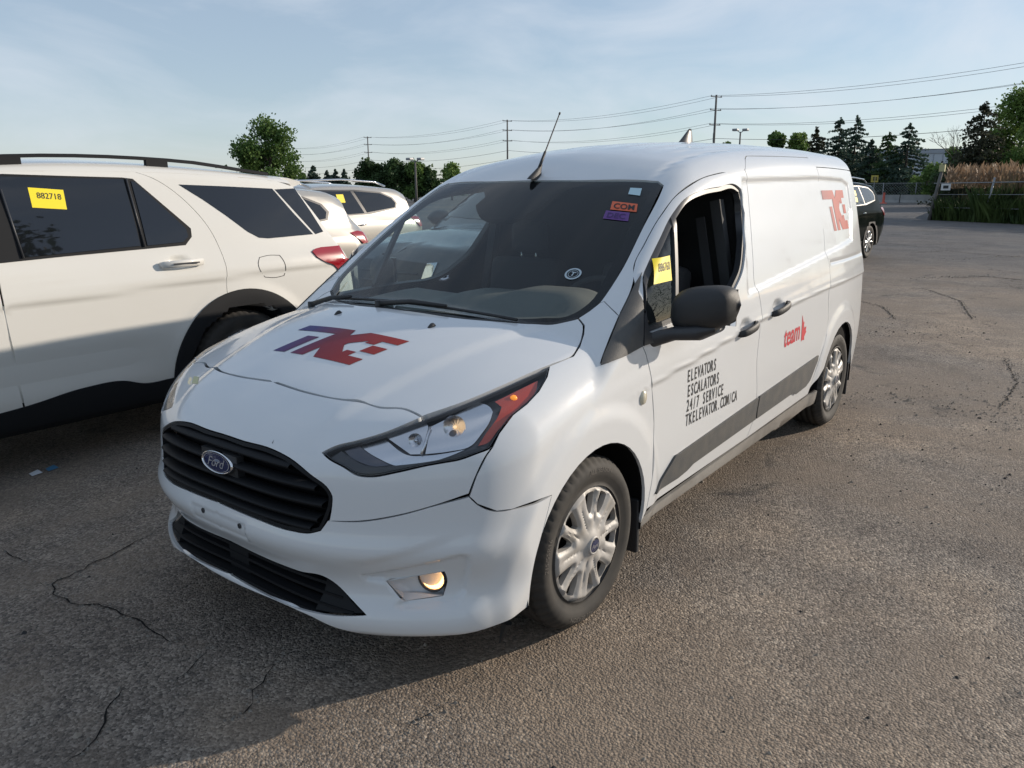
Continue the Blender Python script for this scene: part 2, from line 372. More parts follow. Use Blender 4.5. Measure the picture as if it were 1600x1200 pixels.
def emit(name,pt,mats,parent,mirror='pair',back=True,backd=.003,labels=None):
    """left piece, mirrored piece (pair) or both welded in one mesh (weld)"""
    P,N,F,rings,bad=pt['P'],pt['N'],pt['F'],pt['rings'],pt['bad']; sk=pt['skirt']
    V=[P];NN=[N];FF=[F];MI=[np.zeros(len(F),int)]; base=len(P)
    if sk:
        for idx,f,inw in rings:
            n=len(idx); a=P[idx]; b=a-N[idx]*sk; V+=[a,b]; nn=-inw; NN+=[nn,nn]; q=[]
            for i in range(n):
                j=(i+1)%n
                if (f[i] and f[j]) or bad[idx[i]] or bad[idx[j]]: continue
                fa=np.cross(a[j]-a[i],b[i]-a[i]); w=fa@(-inw[i])
                q.append((base+i,base+j,base+n+j,base+n+i) if w>0 else (base+i,base+n+i,base+n+j,base+j))
            if q: q=np.array(q); FF+=[q]; MI+=[np.zeros(len(q),int)]
            base+=2*n
    if back and sk:
        B=P-N*(sk+backd)
        for idx,f,inw in rings:
            for i,c in enumerate(idx): B[c]=B[c]-inw[i]*.008
        V.append(B); NN.append(N); FF.append(F+base); MI.append(np.ones(len(F),int))
    V=np.concatenate(V); NN=np.concatenate(NN); faces=[list(r) for f in FF for r in f]; mi=np.concatenate(MI)
    V=np.nan_to_num(V)
    ms=[mats,VOID] if back and sk else [mats]
    oy=pt['oy']; VR=V.copy(); VR[:,1]=2*oy-VR[:,1]; NR=NN*np.array([1,-1,1]); fr=[f[::-1] for f in faces]
    def clean(V,N,faces,mi):
        used=np.unique(np.concatenate([np.array(f) for f in faces])); mp=np.full(len(V),-1); mp[used]=np.arange(len(used))
        return V[used],N[used],[[mp[i] for i in f] for f in faces],mi
    if mirror=='pair':
        a=mk(name,*[clean(V,NN,faces,mi)[k] for k in (0,2)],ms,parent,N=clean(V,NN,faces,mi)[1],mi=mi)
        V2,N2,f2,_=clean(VR,NR,fr,mi); b=mk(name,V2,f2,ms,parent,N=N2,mi=mi); return a,b
    if mirror=='weld':
        n=len(V); Vw=np.concatenate([V,VR]); Nw=np.concatenate([NN,NR]); fw=faces+[[i+n for i in f] for f in fr]
        Vc,Nc,fc,_=clean(Vw,Nw,fw,None); return mk(name,Vc,fc,ms,parent,N=Nc,mi=np.concatenate([mi,mi]))
    Vc,Nc,fc,_=clean(V,NN,faces,mi); return mk(name,Vc,fc,ms,parent,N=Nc,mi=mi)
def arc(cx,cz,r,a0,a1,n): return [('u',cx+r*math.cos(R(a0+(a1-a0)*i/n)),cz+r*math.sin(R(a0+(a1-a0)*i/n))) for i in range(n+1)]
def decal(H,kind,V2,F,fn,off,name,m,parent,sub=None):
    """flat print laid on the hull: V2 in its own plane, fn maps it to the projector plane"""
    uv=np.array([fn(x,y) for x,y in V2]); pj=Pj(H,kind); P=pj.lift(uv); bad=np.isnan(P[:,0]); P[bad]=0; N=grad(H,P)
    F=[f for f in F if not any(bad[i] for i in f)]; out=[]
    for f in F:
        a=np.cross(P[f[1]]-P[f[0]],P[f[2]]-P[f[0]]); out.append(f[::-1] if a@N[f[0]]<0 else f)
    return mk(name,P+N*off,out,m,parent,N=N)
def polyfill(polys,h):
    V=[];F=[]
    for p in polys:
        a,_=dens(p,h,[False]*len(p),False); lo=a.min(0);hi=a.max(0)
        X,Y=np.meshgrid(np.arange(lo[0]+h/2,hi[0],h),np.arange(lo[1]+h/2,hi[1],h)); Q=np.stack([X.ravel(),Y.ravel()],1); Q=Q[sdpoly(Q,a)<-.3*h]
        n=len(a); pts=np.concatenate([a,Q]); r=delaunay_2d_cdt([Vector(q/h) for q in pts],[(i,(i+1)%n) for i in range(n)],[],0,1e-4)
        uv=np.array([(v[0]*h,v[1]*h) for v in r[0]]); f=np.array([tuple(q) for q in r[2]]); f=f[sdpoly(uv[f].mean(1),a)<0]
        b=len(V); V+=uv.tolist(); F+=(f+b).tolist()
    return np.array(V),F
TKE=[[(.21,0),(.32,0),(.32,.6),(.21,.6)],[(0,.78),(0,1),(.45,1),(.50,.80),(.59,1),(.92,1),(.92,.80),(.79,.80),(.79,.66),(.71,.66),(.71,.74),(.62,.56),(.62,.48),(.71,.28),(.71,.36),(.79,.36),(.79,.22),(.92,.22),(.92,0),(.60,0),(.50,.30),(.50,0),(.38,0),(.38,.78)],[(.795,.40),(.92,.40),(.92,.63),(.795,.63)]]
def hullgrid(H,x0,x1,zc,nx,nt,a0=0,a1=2*math.pi,inset=0,fan=8,end=.8):
    rows=[]
    fan=fan
    st=[(x0+end,R(90)*(1-i/fan)*-1) for i in range(fan)]+[(x0+end+(x1-x0-2*end)*i/nx,0) for i in range(nx+1)]+[(x1-end,R(90)*(i+1)/fan) for i in range(fan)]
    th=np.linspace(a0,a1,nt); O=[];D=[]
    for x,ph in st:
        for t in th:
            d=(math.sin(ph),math.cos(ph)*math.sin(t),math.cos(ph)*math.cos(t)); O.append((x,0,zc)); D.append(d)
    O=np.array(O)+np.array(H.off);D=np.array(D); P=march(H,O+D*2.6,-D,0,2.6,130); 
    b=np.isnan(P[:,0]); P[b]=O[b]; N=grad(H,P); return (P-N*inset).reshape(len(st),nt,3),N.reshape(len(st),nt,3)
def gridmesh(name,P,N,m,parent,flip=False):
    a,b=P.shape[:2]; F=[(i*b+j,i*b+j+1,(i+1)*b+j+1,(i+1)*b+j) for i in range(a-1) for j in range(b-1)]
    V=P.reshape(-1,3); NN=N.reshape(-1,3); f=np.array(F); w=np.cross(V[f[:,1]]-V[f[:,0]],V[f[:,2]]-V[f[:,0]]); s=(w*NN[f[:,0]]).sum(1)<0; f[s]=f[s][:,::-1]
    return mk(name,V,f.tolist(),m,parent,N=NN)
class Suv:
    """generic sport-utility body; x runs from the nose to the tail"""
    def __init__(s,off=(0,0,0),L=5.05,W=1.0,H=1.0,wells=(.90,3.93),wr=.43,wz=.38,cut=True,rear=None,roof=None,ws=(1.35,1.13,.58),hood=None,far=12.,top=None):
        s.off=off;s.L=L;s.W=W;s.H=H;s.wells=wells;s.wr=wr;s.wz=wz;s.cut=cut;s.ws=ws;s.far=far;s.regions=[]
        s.tp=.075;s.rc=.10
        s.Sz=Spl((.2,.88),(.3,.935),(.45,.975),(.65,.998),(.85,1.0),(1.0,.99),(1.1,.968),(1.18,.935),(1.3,.893),(1.45,.838),(1.6,.778),(1.7,.735),(1.8,.69))
        s.hood=hood or Spl((-.2,.6),(0,.82),(.07,.96),(.22,1.04),(.8,1.11),(1.3,1.14),(1.8,1.16))
        s.roof=roof or Spl((1.9,1.55),(2.1,1.64),(2.5,1.72),(3.0,1.75),(3.7,1.74),(4.3,1.70),(4.8,1.65))
        s.xc=Spl((.1,.25),(.22,.10),(.4,.03),(.6,.0),(.85,.02),(.96,.07),(1.1,.2))
        s.xr=rear or Spl((.2,4.93),(.4,5.02),(.65,5.05),(.9,5.04),(1.08,5.0),(1.2,4.92),(1.4,4.79),(1.6,4.66),(1.75,4.55))
    def base(s,P):
        Q=P-np.array(s.off); x,Y,z=Q[:,0],np.abs(Q[:,1])/s.W,Q[:,2]/s.H
        S=s.Sz(z)-.06*np.clip((1.2-x)/1.2,0,None)**2-s.tp*np.clip((x-3.9)/1.15,0,None)**2*(.45+.55*sst(.9,1.5,z))
        gs=(Y-S)*.96; gh=(z-(s.hood(x)-.07*Y**2-.16*np.clip(Y-.6,0,None)**1.6))
        q=x-s.ws[0]-.22*Y**2; gw=(z-(s.ws[1]+s.ws[2]*q))*.86; gr=z-(s.roof(x)-.05*(Y/.75)**2)
        A=rmax(gh,gs,.10); B=rmax(rmax(gr,gs,.07),gw,.04); b=smin(A,B,.02)
        b=rmax(b,(s.xc(z)+.42*(Y/.98)**3-x)*.93,.07); b=rmax(b,(x-(s.xr(z)-s.rc*(Y/.9)**3))*.93,.06); b=rmax(b,.26-z,.03)
        if s.cut:
            for w in s.wells: b=np.maximum(b,np.minimum(s.wr-np.hypot(x-w,Q[:,2]-s.wz),Y*s.W-.62))
        return b
    def full(s,P):
        f=s.base(P)
        for r in s.regions: f=f+r(P)
        return f
# ================= the delivery van =================
Van.off=(0,0,0); Van.L=4.83; Van.far=7.5
V=Van(); CV=lambda k,u,v: Pj(V,k).lift([(u,v)])[0]
def cross0(a,b):
    P=pick(V,[a,b]); t=P[0,1]/(P[0,1]-P[1,1]); q=P[0]+(P[1]-P[0])*t; q[1]=0; return tuple(q)
def ctop(x): q=CV('top',x,0.); return (q[0],0.,q[2])
def cfr(z): q=CV('front',0.,z); return (q[0],0.,q[2])
# shape detail pressed into the sheet metal
sidexz=lambda pl:[tuple(q[[0,2]]) for q in pick(V,pl)]
REC=sidexz([(1166.6,281),(1276,277.5),(1316,280.6),(1325,288),(1330.5,327),(1331.7,374.4),(1292.5,397),(1180,450)])
REC=[(x if x<4.2 else x,z) for x,z in REC]; REC[0]=(2.50,REC[0][1]); REC[-1]=(2.30,REC[-1][1]-.02)
CR1=np.array([(1.0,.80),(1.35,.838),(1.7,.862),(2.1,.895),(2.47,.925),(3.0,.948),(3.54,.965),(4.1,.975),(4.6,.975)])
def reg_side(P):
    x,Y,z=P[:,0],np.abs(P[:,1]),P[:,2]; out=np.zeros(len(P)); m=(Y>.6)&(x>.3)
    if not m.any(): return out
    x,z=x[m],z[m]; o=np.zeros(len(x)); U=np.stack([x,z],1)
    d=sdpoly(U,REC); o+=.010*sst(.013,-.018,d)*sst(2.2,2.35,x)
    zc=np.interp(x,CR1[:,0],CR1[:,1]); fade=sst(1.05,1.5,x)
    o+=fade*.008*sst(-.001,.022,zc-z)*sst(.42,.10,zc-z)          # hollow under the waist crease
    o+=fade*.006*np.exp(-((z-zc-.0)/.010)**2)*-.5
    for hx,hz in ((2.245,.905),(2.69,.948)): o+=.024*sst(1.,.15,np.hypot((x-hx+.0)/.085,(z-hz-.008)/.048))
    for wx in (.905,3.968):                                       # flared arches
        r=np.hypot(x-wx,z-.313); o-=.013*sst(.53,.455,r)*sst(.1,.25,z)
    # sliding rail groove
    o+=.012*np.exp(-((z-1.105+.0*(x))/.010)**2)*sst(3.66,3.70,x)*sst(4.62,4.58,x)
    out[m]=o; return out
FOG=[(.52,.375),(.80,.40),(.90,.395),(.935,.35),(.93,.27),(.90,.245),(.66,.232),(.64,.262),(.70,.262),(.66,.33),(.56,.345)]
def reg_front(P):
    x,Y,z=P[:,0],np.abs(P[:,1]),P[:,2]; out=np.zeros(len(P)); m=(x<.75)&(z<.75)&(z>.12)
    if not m.any(): return out
    a=np.arctan2(Y[m],1.3-x[m])*1.2; zz=z[m]; o=np.zeros(m.sum())
    U=np.stack([a,zz],1); d=sdpoly(U,FOGN); o+=.020*sst(.006,-.014,d)
    # number plate recess, bumper shoulder line
    pl=sdpoly(np.stack([Y[m],zz],1),[(-.05,.462),(.155,.462),(.155,.520),(-.05,.520)]); o+=.005*sst(.006,-.006,pl)*(P[m,1]<9)
    zs=.485+.16*np.clip((a-.55)/.5,0,1)
    o+=.009*sst(.0,.035,zs-zz)*sst(.18,.06,zs-zz)*sst(.45,.62,a)*sst(.86,.68,a)
    o*=sst(.75,.40,x[m])*sst(.75,.68,zz); out[m]=o; return out
def reg_top(P):
    x,Y,z=P[:,0],np.abs(P[:,1]),P[:,2]; out=np.zeros(len(P))
    m=(x<1.15)&(z>.7)&(Y<.9)                                       # power-bulge edges on the bonnet
    if m.any():
        ye=.37+.24*(x[m]-.1); o=-.011*sst(.030,-.035,Y[m]-ye)*sst(.02,.25,x[m]); out[m]=o
    m=(x>1.75)&(z>1.5)
    if m.any():
        Ym=Y[m]; o=.006*np.exp(-((Ym-.585)/.016)**2)*sst(1.8,2.0,x[m])
        for c in (.0,.16,.32,.46): o-=.004*sst(.035,.02,np.abs(Ym-c))*sst(2.15,2.45,x[m])*sst(4.7,4.5,x[m])
        out[m]=o
    return out
fp=pick(V,[(564,900),(720,867.5),(733,871),(735,882),(728,925),(713,948),(628,955),(617,946),(632,937),(600,912),(572,909)])
FOGN=[tuple(q) for q in Pj(V,'nose').uv(fp)]
V.regions=[reg_side,reg_front,reg_top]
van=root('delivery_van','white delivery van with TKE logos and black door mirrors, in the foreground','van',(2.4,0,0))
ORG[0]=np.array([2.4,0,0])
SHUT=[(478,613.4),(532.5,624.6),(567.3,629),(592.7,637),(633.8,640.1),(646.5,645.2),(659.2,652.2)]
HL_TOP=[(725.6,628.9),(785,604),(832.5,582.6),(858.6,571.9)]; HL_TOPIN=[(597.4,677.6),(557,689.4),(523.8,697.8),(503.6,707.3)]
HL_BOT=[(514.3,716.8),(535.6,728.6),(559.4,742.9),(578.4,744.8),(618.8,738.1),(666.3,727.4),(699.5,721.5),(713.8,719.1),(744.6,708.4),(766,700.1)]
HL_OUT=[(780.3,676.4),(801.6,647.9),(823,631.3),(842,611),(855,588.5)]
WS_BOT=[(904,497),(878.4,502.7),(840.6,505),(799.4,503.7),(730.6,498.2)]
WS_SIDE=[(937,473.4),(971,422),(1005.6,353),(1036.5,289.5)]; WS_TOP=[(1028,283),(919.7,281.6),(830,282.3)]
wsb0=cross0((730.6,498.2),(593,482)); wst0=cross0((830,282.3),(696,288.5)); shut0=ctop(.262)
GR_R=[(512,807),(518.3,784.5),(518.3,775.7),(513.5,766),(485,742.4),(453.3,717),(421.7,701),(377.3,688.6)]
gt0=cross0((377.3,688.6),(326.7,671)); gb0=cross0((402.7,811.4),(326.7,778)); GR_B=[(402.7,811.4),(453.3,828.8),(485,832.6),(500.8,828.8)]
SEAM=[(514,815),(560,815),(620,806),(680,790),(733,776)]; FGAP=[(746,788),(776,799),(800,796),(862,774)]
# ---- sheet metal ----
c_hood=[ctop(x) for x in (.35,.5,.65,.8,.93)]
hood=emit('hood',patch(V,'top',[wsb0]+c_hood[::-1]+[shut0]+SHUT+HL_TOP+[(896,556.5),(906,541),(912,522),(913,508)]+WS_BOT,h=.022,gap=.0065,skirt=.02),WHITE,van,'weld')
c_nose=[ctop(x) for x in (.21,.16,.11)]
nose=emit('nose_panel',patch(V,'cam',[gt0]+c_nose[::-1]+[shut0]+SHUT+HL_TOPIN+HL_BOT+[(770,698),(760,712),(744,744),(733,772)]+SEAM[::-1][1:]+GR_R[1:],h=7,gap=.0028,skirt=.02),WHITE,van,'weld')
lgt0=cross0((390,859),(326.7,828.8)); lgb0=cross0((402.7,922),(326.7,876))
LG=[(440.7,882.7),(472,893.8),(500.8,899),(548.3,936.5),(572,961),(516.7,961),(478.7,954),(402.7,922)]
FOGH=[(604,908),(694,893),(698,905),(692,930),(634,938.5)]
A=Pj(V,'nose'); bu=[('u',0,.212,1)]
bump=patch(V,'nose',[lgt0,cfr(.44),cfr(.49),gb0]+GR_B+[(512,813)]+SEAM[1:]+FGAP+
   [tuple(CV('side',.905+.375*math.cos(R(a)),.313+.375*math.sin(R(a)))) for a in (156,162,168,174,180,186,191)]+[('u',.885,.224),('u',.8,.220),('u',.65,.219),('u',.50,.222),('u',.44,.232),('u',.37,.255),('u',.28,.268),('u',0,.268,1),lgb0]+LG[::-1],
   holes=[FOGH],h=.012,smooth=True)
bumper=emit('front_bumper',bump,WHITE,van,'weld',back=False)
fend=emit('front_fender',patch(V,'cam',[(896,556.5),(906,541),(912,522),(913,508),(904,497),(921,486),(937,473.4),(944,471),(955,482),(967,493.8),(953,527),(942,556),(938,568),(960,561.5),(1004,541),(1009.5,554.7),(1017.4,588.8),(1021.8,662),(1019,747.6),(1010,797)]+
   [tuple(project(CV('side',.905+.377*math.cos(R(a)),.313+.377*math.sin(R(a))))[0]) for a in range(-8,153,8)]+[(862,774),(800,796),(776,799),(746,788),(733,776),(744,744),(760,712),(770,698)]+HL_OUT+[(858.6,571.9)],h=7,smooth=False),WHITE,van)
ax=lambda x,a:('u',x,a)
rq0=pick(V,[(1275.5,261)])[0]; rqa=float(Pj(V,'axis').uv([rq0])[0,1]); RX=[(rq0[0]+(4.70-rq0[0])*i/8) for i in range(9)]
c_roof=[ctop(x) for x in (4.70,4.3,3.8,3.2,2.7,2.3,2.0)]
roof=emit('roof',patch(V,'axis',[wst0]+c_roof[::-1]+[ax(x,rqa) for x in RX[::-1]]+[(1261.8,246.4),(1220,244.5),(1166,243.7),(1164.4,247),(1163.7,265.2),(1125,270.3),(1090.9,281.3),(1056.7,305.2),(1032.8,336),(1005.4,383.8),(990.7,414.6),(990,438.5),(988,447),(967,493.8),(955,482),(944,471)]+WS_SIDE+WS_TOP,h=.022),WHITE,van,'weld')
ws=emit('windscreen',patch(V,'top',[wsb0]+[ctop(x) for x in (1.15,1.4,1.6)]+[wst0]+WS_TOP[::-1]+[(1036.5,289.5)]+WS_SIDE[::-1][1:]+WS_BOT,h=.03,gap=.003,off=-.002,skirt=0),WSGLASS,van,'weld',back=False)
# printed black edge of the windscreen
wi=[tuple(ctop(wsb0[0]+.06)),(730,488),(800,492),(850,492),(885,487),(905,473),(938,425),(975,353),(1008,303),(1005,297),(920,293.5),(838,294)]
def ringhalf(): 
    o=[wsb0]+WS_BOT[::-1]+WS_SIDE+WS_TOP+[wst0,tuple(ctop(wst0[0]-.035))]+[(840,292),(920,291),(1000,291),(1014,298),(985,353),(950,420),(918,472),(896,487),(860,494),(800,495),(730,490)]+[tuple(ctop(wsb0[0]+.03))]
    return o
emit('windscreen_border',patch(V,'top',ringhalf(),h=.03,gap=.004,off=-.006,skirt=0),VOID,van,'weld',back=False)
WIN=[(1006,430),(1012,415),(1030,377),(1053,332.5),(1070,312),(1097.7,298.4),(1125,292.5),(1152,290.8),(1158,296),(1163.3,332.5),(1165,384),(1161,421),(1150.7,447),(1142,464),(1126,478),(1095,488),(1060,500),(1013,519),(1009,514),(1004.5,483)]
DOOR=[(990,438.5),(990.7,414.6),(1005.4,383.8),(1032.8,336),(1056.7,305.2),(1090.9,281.3),(1125,270.3),(1163.7,265.2),(1166.8,283),(1171.2,332.5),(1176.3,401),(1179.7,447),(1185,455.6),(1191.7,497),(1186.6,524),(1183,558),(1182.5,616),(1180,648),(1166.5,684.5)]
def side_door():
    bot=pick(V,[(1166.5,684.5),(1010,797)])
    out=DOOR+[(1010,796),(1019,747.6),(1021.8,662),(1017.4,588.8),(1009.5,554.7),(1003.9,541),(1003.7,500)]
    return patch(V,'side',out,holes=[WIN],h=.02,gap=.003,skirt=.02)
dl,dr=emit('front_door',side_door(),WHITE,van)
def shrinkpx(p,c,k): return [(c[0]+(x-c[0])*k,c[1]+(y-c[1])*k) for x,y in p]
# black rubber round the opening, bar and quarter glass
w3=[tuple(q[[0,2]]) for q in pick(V,WIN)]; wa,_=dens(np.array(w3),.03,[False]*len(w3))
def inset2(poly,d):
    poly=np.array(poly); n=len(poly); ar=sum(poly[i-1,0]*poly[i,1]-poly[i,0]*poly[i-1,1] for i in range(n)); o=[]
    for i in range(n):
        t=poly[(i+1)%n]-poly[i-1]; t/=np.linalg.norm(t)+1e-9; nn=np.array([-t[1],t[0]])*(1 if ar>0 else -1); o.append(poly[i]+nn*d)
    return np.array(o)
U=lambda a:[('u',*p) for p in a]
emit('window_seal',patch(V,'side',U(inset2(wa,-.002)),holes=[U(inset2(wa,.016))],h=.02,off=-.010,gap=0,skirt=.03,smooth=False),TRIM,dl,mirror=None,back=False)
emit('window_seal',patch(V,'side',U(inset2(wa,-.002)),holes=[U(inset2(wa,.016))],h=.02,off=-.010,gap=0,skirt=.03,smooth=False),TRIM,dr,mirror=None,back=False).scale.y=-1
bar0,bar1=pick(V,[(1054.5,342),(1059.5,494)])
def divx(z): return bar0[0]+(bar1[0]-bar0[0])*(z-bar0[2])/(bar1[2]-bar0[2])
wq=[p for p in wa]
def clipx(poly,keep):   # keep part in front (-1) or behind (+1) of the bar
    o=[];n=len(poly)
    for i in range(n):
        p,q=poly[i],poly[(i+1)%n]; a=(p[0]-divx(p[1]))*keep; b=(q[0]-divx(q[1]))*keep
        if a>=0: o.append(p)
        if a*b<0: o.append(p+(q-p)*a/(a-b))
    return np.array(o)
wi=inset2(wa,.010)
for d_,sc_ in ((dl,1),(dr,-1)):
    q=emit('quarter_glass',patch(V,'side',U(clipx(wi,-1)),h=.04,off=-.016,gap=0,skirt=0,smooth=False),GLASS,d_,mirror=None,back=False); q.scale.y=sc_
    if sc_<0:
        q=emit('window_glass',patch(V,'side',U(clipx(wi,1)),h=.05,off=-.018,gap=0,skirt=0,smooth=False),GLASS,d_,mirror=None,back=False); q.scale.y=sc_
    bx=[(divx(z)+dx,z) for dx,zz in ((-.013,(1.055,1.25,1.455)),(.013,(1.455,1.25,1.06))) for z in zz]
    q=emit('window_bar',patch(V,'side',U(bx),h=.03,off=-.006,gap=0,skirt=.02,smooth=False),BEIGE if False else TRIM,d_,mirror=None,back=False); q.scale.y=sc_
SLIDE=[(1166,243.7),(1220,244.5),(1261.8,246.4),(1270,252),(1275.5,261),(1279,281),(1287.4,366.7),(1290.8,397.5),(1296,414.6),(1297.6,435),(1294.5,469),(1294.2,498),(1291,525),(1282,556),(1265,607.5),(1262,616)]
slide=emit('sliding_door',patch(V,'side',SLIDE+[(1166.5,684.5),(1180,648),(1182.5,616),(1183,558),(1186.6,524),(1191.7,497),(1185,455.6),(1179.7,447),(1176.3,401),(1171.2,332.5),(1166.8,283),(1163.7,265.2),(1164.4,247)],h=.0135,gap=.003,skirt=.02),WHITE,van)
rqz=[CV('axis',x,rqa) for x in RX]; arR=arc(3.968,.313,.385,158,-8,14)
quarter=emit('rear_quarter_panel',patch(V,'side',[tuple(p) for p in rqz]+[('u',4.71,1.5),('u',4.735,1.2),('u',4.74,.9),('u',4.74,.5),('u',4.73,.25),('u',4.36,.22)]+arR[::-1]+[(1265,607.5),(1282,556),(1291,525),(1294.2,498),(1294.5,469),(1297.6,435),(1296,414.6),(1290.8,397.5),(1287.4,366.7),(1279,281),(1275.5,261)],h=.0135,smooth=False,gap=.003),WHITE,van)
emit('tailgate',patch(V,'back',[('u',0,.24,1),('u',0,1.74,1),('u',-.60,1.70),('u',-.70,1.5),('u',-.79,1.15),('u',-.82,.8),('u',-.80,.24)],h=.05),WHITE,van,'weld')
emit('sill',patch(V,'side',[('u',1.288,.283),('u',2.4,.305),('u',3.57,.325),('u',3.58,.235),('u',2.4,.20),('u',1.31,.182)],h=.04,off=-.004,gap=.004),paint('dirty_sill_paint',(.34,.33,.31),amt=.7,low=.2,dirt=(.10,.09,.08)),van)
# ---- raised door cladding ----
CF1=[(1022.5,771.5),(1053.3,711.7),(1059,708.5),(1183,621),(1178.7,645),(1178,654.6),(1080.6,723.6),(1070.4,734.6),(1056.7,745.9)]
CF2=[(1184.9,619.5),(1277,555),(1275.5,563),(1263.5,593.8),(1256.7,603.4),(1241,615.6),(1236,614),(1179.8,653.5),(1181,640)]
for p_,par in ((CF1,None),(CF2,None)):
    emit('door_cladding',patch(V,'side',p_,h=.02,off=.010,gap=0,skirt=.014,smooth=False),CLAD,van,back=False)
emit('quarter_trim',patch(V,'side',[(1003.2,425),(991.4,444),(967.5,493.8),(941.8,556),(938,571),(960,563.5),(1003.4,541.5),(1004.5,500),(1004,470),(990.5,439) if False else (997,458)],h=.015,off=.004,gap=.001,skirt=.02,smooth=False),CLAD,van,back=False)
emit('mirror_mount_trim',patch(V,'side',[(1006,430),(1004,440),(1005,500),(1004.6,541),(1045,527),(1052,521),(1013,519),(1007,483)],h=.015,off=.006,gap=.001,skirt=.02,smooth=False),TRIM,van,back=False)
# ---- grille ----
grp=patch(V,'cam',[gt0]+[(x,y) for x,y in GR_R[::-1]]+GR_B[::-1]+[gb0],h=8,off=-.055,gap=-.01,skirt=0)
emit('grille_back',grp,VOID,van,'weld',back=False)
gy=[];
GO=[tuple(q) for q in Pj(V,'front').uv(pick(V,GR_R[::-1]+GR_B[::-1]))]   # (y,z) of the left outline
GO=np.array([(0,gt0[2])]+GO+[(0,gb0[2])])
go=[('u',0,gt0[2],1)]+[('u',a,b) for a,b in GO[1:-1]]+[('u',0,gb0[2],1)]
GI=[]
for i,(a,b) in enumerate(GO):
    p=GO[max(i-1,0)];q=GO[min(i+1,len(GO)-1)]; t=(q-p)/np.linalg.norm(q-p); nn=np.array([t[1],-t[0]]); c=np.array([-.2,.67])-(a,b); nn*=np.sign(nn@c) or 1
    GI.append(np.array([a,b])+nn*.012 if 0<i<len(GO)-1 else np.array([a,b+(.010 if i else -.010)]))
emit('grille_frame',patch(V,'front',go+[('u',*GI[-1],1)]+[('u',*g) for g in GI[-2:0:-1]]+[('u',*GI[0],1)],h=.012,off=-.003,gap=.001,skirt=.03),GRL,van,'weld',back=False)
def half_at(z,poly):   # widest |y| of a (y,z) outline at a height
    ys=[]
    for i in range(len(poly)-1):
        a,b=poly[i],poly[i+1]
        if (a[1]-z)*(b[1]-z)<=0 and abs(a[1]-b[1])>1e-9: ys.append(a[0]+(b[0]-a[0])*(z-a[1])/(b[1]-a[1]))
    return abs(min(ys)) if ys else 0
def slat(name,zf,poly,prof,m,n=44,inset=.012,depth=.012):
    """bar across an opening: prof = list of (forward,dz); zf(y) height"""
    z0=zf(0); w=half_at(zf(.3),poly)-inset; ys=np.linspace(-w,w,n); g=G(); rows=[]
    ct=Pj(V,'front').lift([(y,zf(abs(y))) for y in ys])
    for y,c in zip(ys,ct): rows.append([(c[0]+depth-f,y,zf(abs(y))+dz) for f,dz in prof])
    g.grid(rows,wrapv=True); return g.mk(name,m,van,smooth=False)
for k,zz in enumerate((.742,.694,.646,.598,.568)):
    s=slat('grille_slat',lambda y,zz=zz:zz+.030*math.exp(-((y)/.16)**2)*(0 if k>1 else .0)-.012*(y/.45)**2,GI,[(.016,.006),(.018,-.002),(.004,-.012),(-.022,-.010),(-.03,.010),(-.004,.012)],GRL); bevel(s,.003,1)
# lower grille
LGO=np.array([(0,lgt0[2])]+[tuple(q) for q in Pj(V,'front').uv(pick(V,LG))]+[(0,lgb0[2])])
emit('lower_grille_back',patch(V,'cam',[lgt0]+LG+[lgb0],h=8,off=-.06,gap=-.01,skirt=0),VOID,van,'weld',back=False)
for zz in (.375,.345,.315,.285,.262):
    s=slat('lower_grille_slat',lambda y,zz=zz:zz-.03*(y/.5)**2,LGO,[(.004,.004),(.004,-.006),(-.03,-.006),(-.03,.004)],GRL,depth=.018,inset=.02)
g=G(); 
for y0,y1 in ((-.055,.055),): 
    c=CV('front',0.,.32); g.box((c[0]+.026,y0,.275),(c[0]+.045,y1,.395))
g.mk('lower_grille_post',GRL,van)
emit('lower_grille_cheek',patch(V,'front',[('u',-.42,float(LGO[3][1])-.004),('u',*(LGO[3]+[.004,0])),('u',*(LGO[4]+[.006,-.003])),('u',*(LGO[5]+[.012,.003])),('u',*(LGO[6]+[0,.004])),('u',-.40,LGO[7][1]+.006)],h=.015,off=-.014,gap=0,skirt=.02,smooth=False),GRL,van,back=False)
# oval badge
def oval_badge(name,c,n,up,w,h,parent,word=True):
    n=np.array(n,float);n/=np.linalg.norm(n); up=np.array(up,float)-np.dot(up,n)*n; up/=np.linalg.norm(up); r=np.cross(up,n); c=np.array(c,float)
    th=np.linspace(0,2*math.pi,41)[:-1]; g=G(); rows=[]
    for s,d,mi in ((1,0,0),(1.0,.010,0),(.97,.013,0),(.92,.013,0),(.90,.010,0)): rows.append([c+r*w*s*math.cos(t)+up*h*s*math.sin(t)+n*d for t in th])
    g.grid(rows,0,wrapv=True); rows=[[c+r*w*s*math.cos(t)+up*h*s*math.sin(t)+n*(.0095+.003*(1-s*s)) for t in th] for s in (.905,.7,.4,.05)]
    g.grid(rows,1,wrapv=True); b=len(g.V)-40; g.F.append(list(range(b,b+40))); g.M.append(1)
    o=g.mk(name,[CHROME,BLUEB],parent,smooth=True)
    if word:
        v,f=text2d('Ford',h*1.25,align='CENTER',sx=1.05,shear=.35,bold=.0); v[:,1]-=(v[:,1].max()+v[:,1].min())/2
        P=[c+r*x+up*y+n*(.0128) for x,y in v]; a=[q if np.cross(P[q[1]]-P[q[0]],P[q[2]]-P[q[0]])@n>0 else q[::-1] for q in f]
        mk('oval_script',P,a,SILV,o,smooth=False)
        P=[]; 
        for s in (.80,.835): P.append([c+r*w*s*math.cos(t)+up*h*s*math.sin(t)+n*.0131 for t in th])
        gg=G(); gg.grid(P,0,wrapv=True); gg.mk('oval_line',SILV,o)
    return o
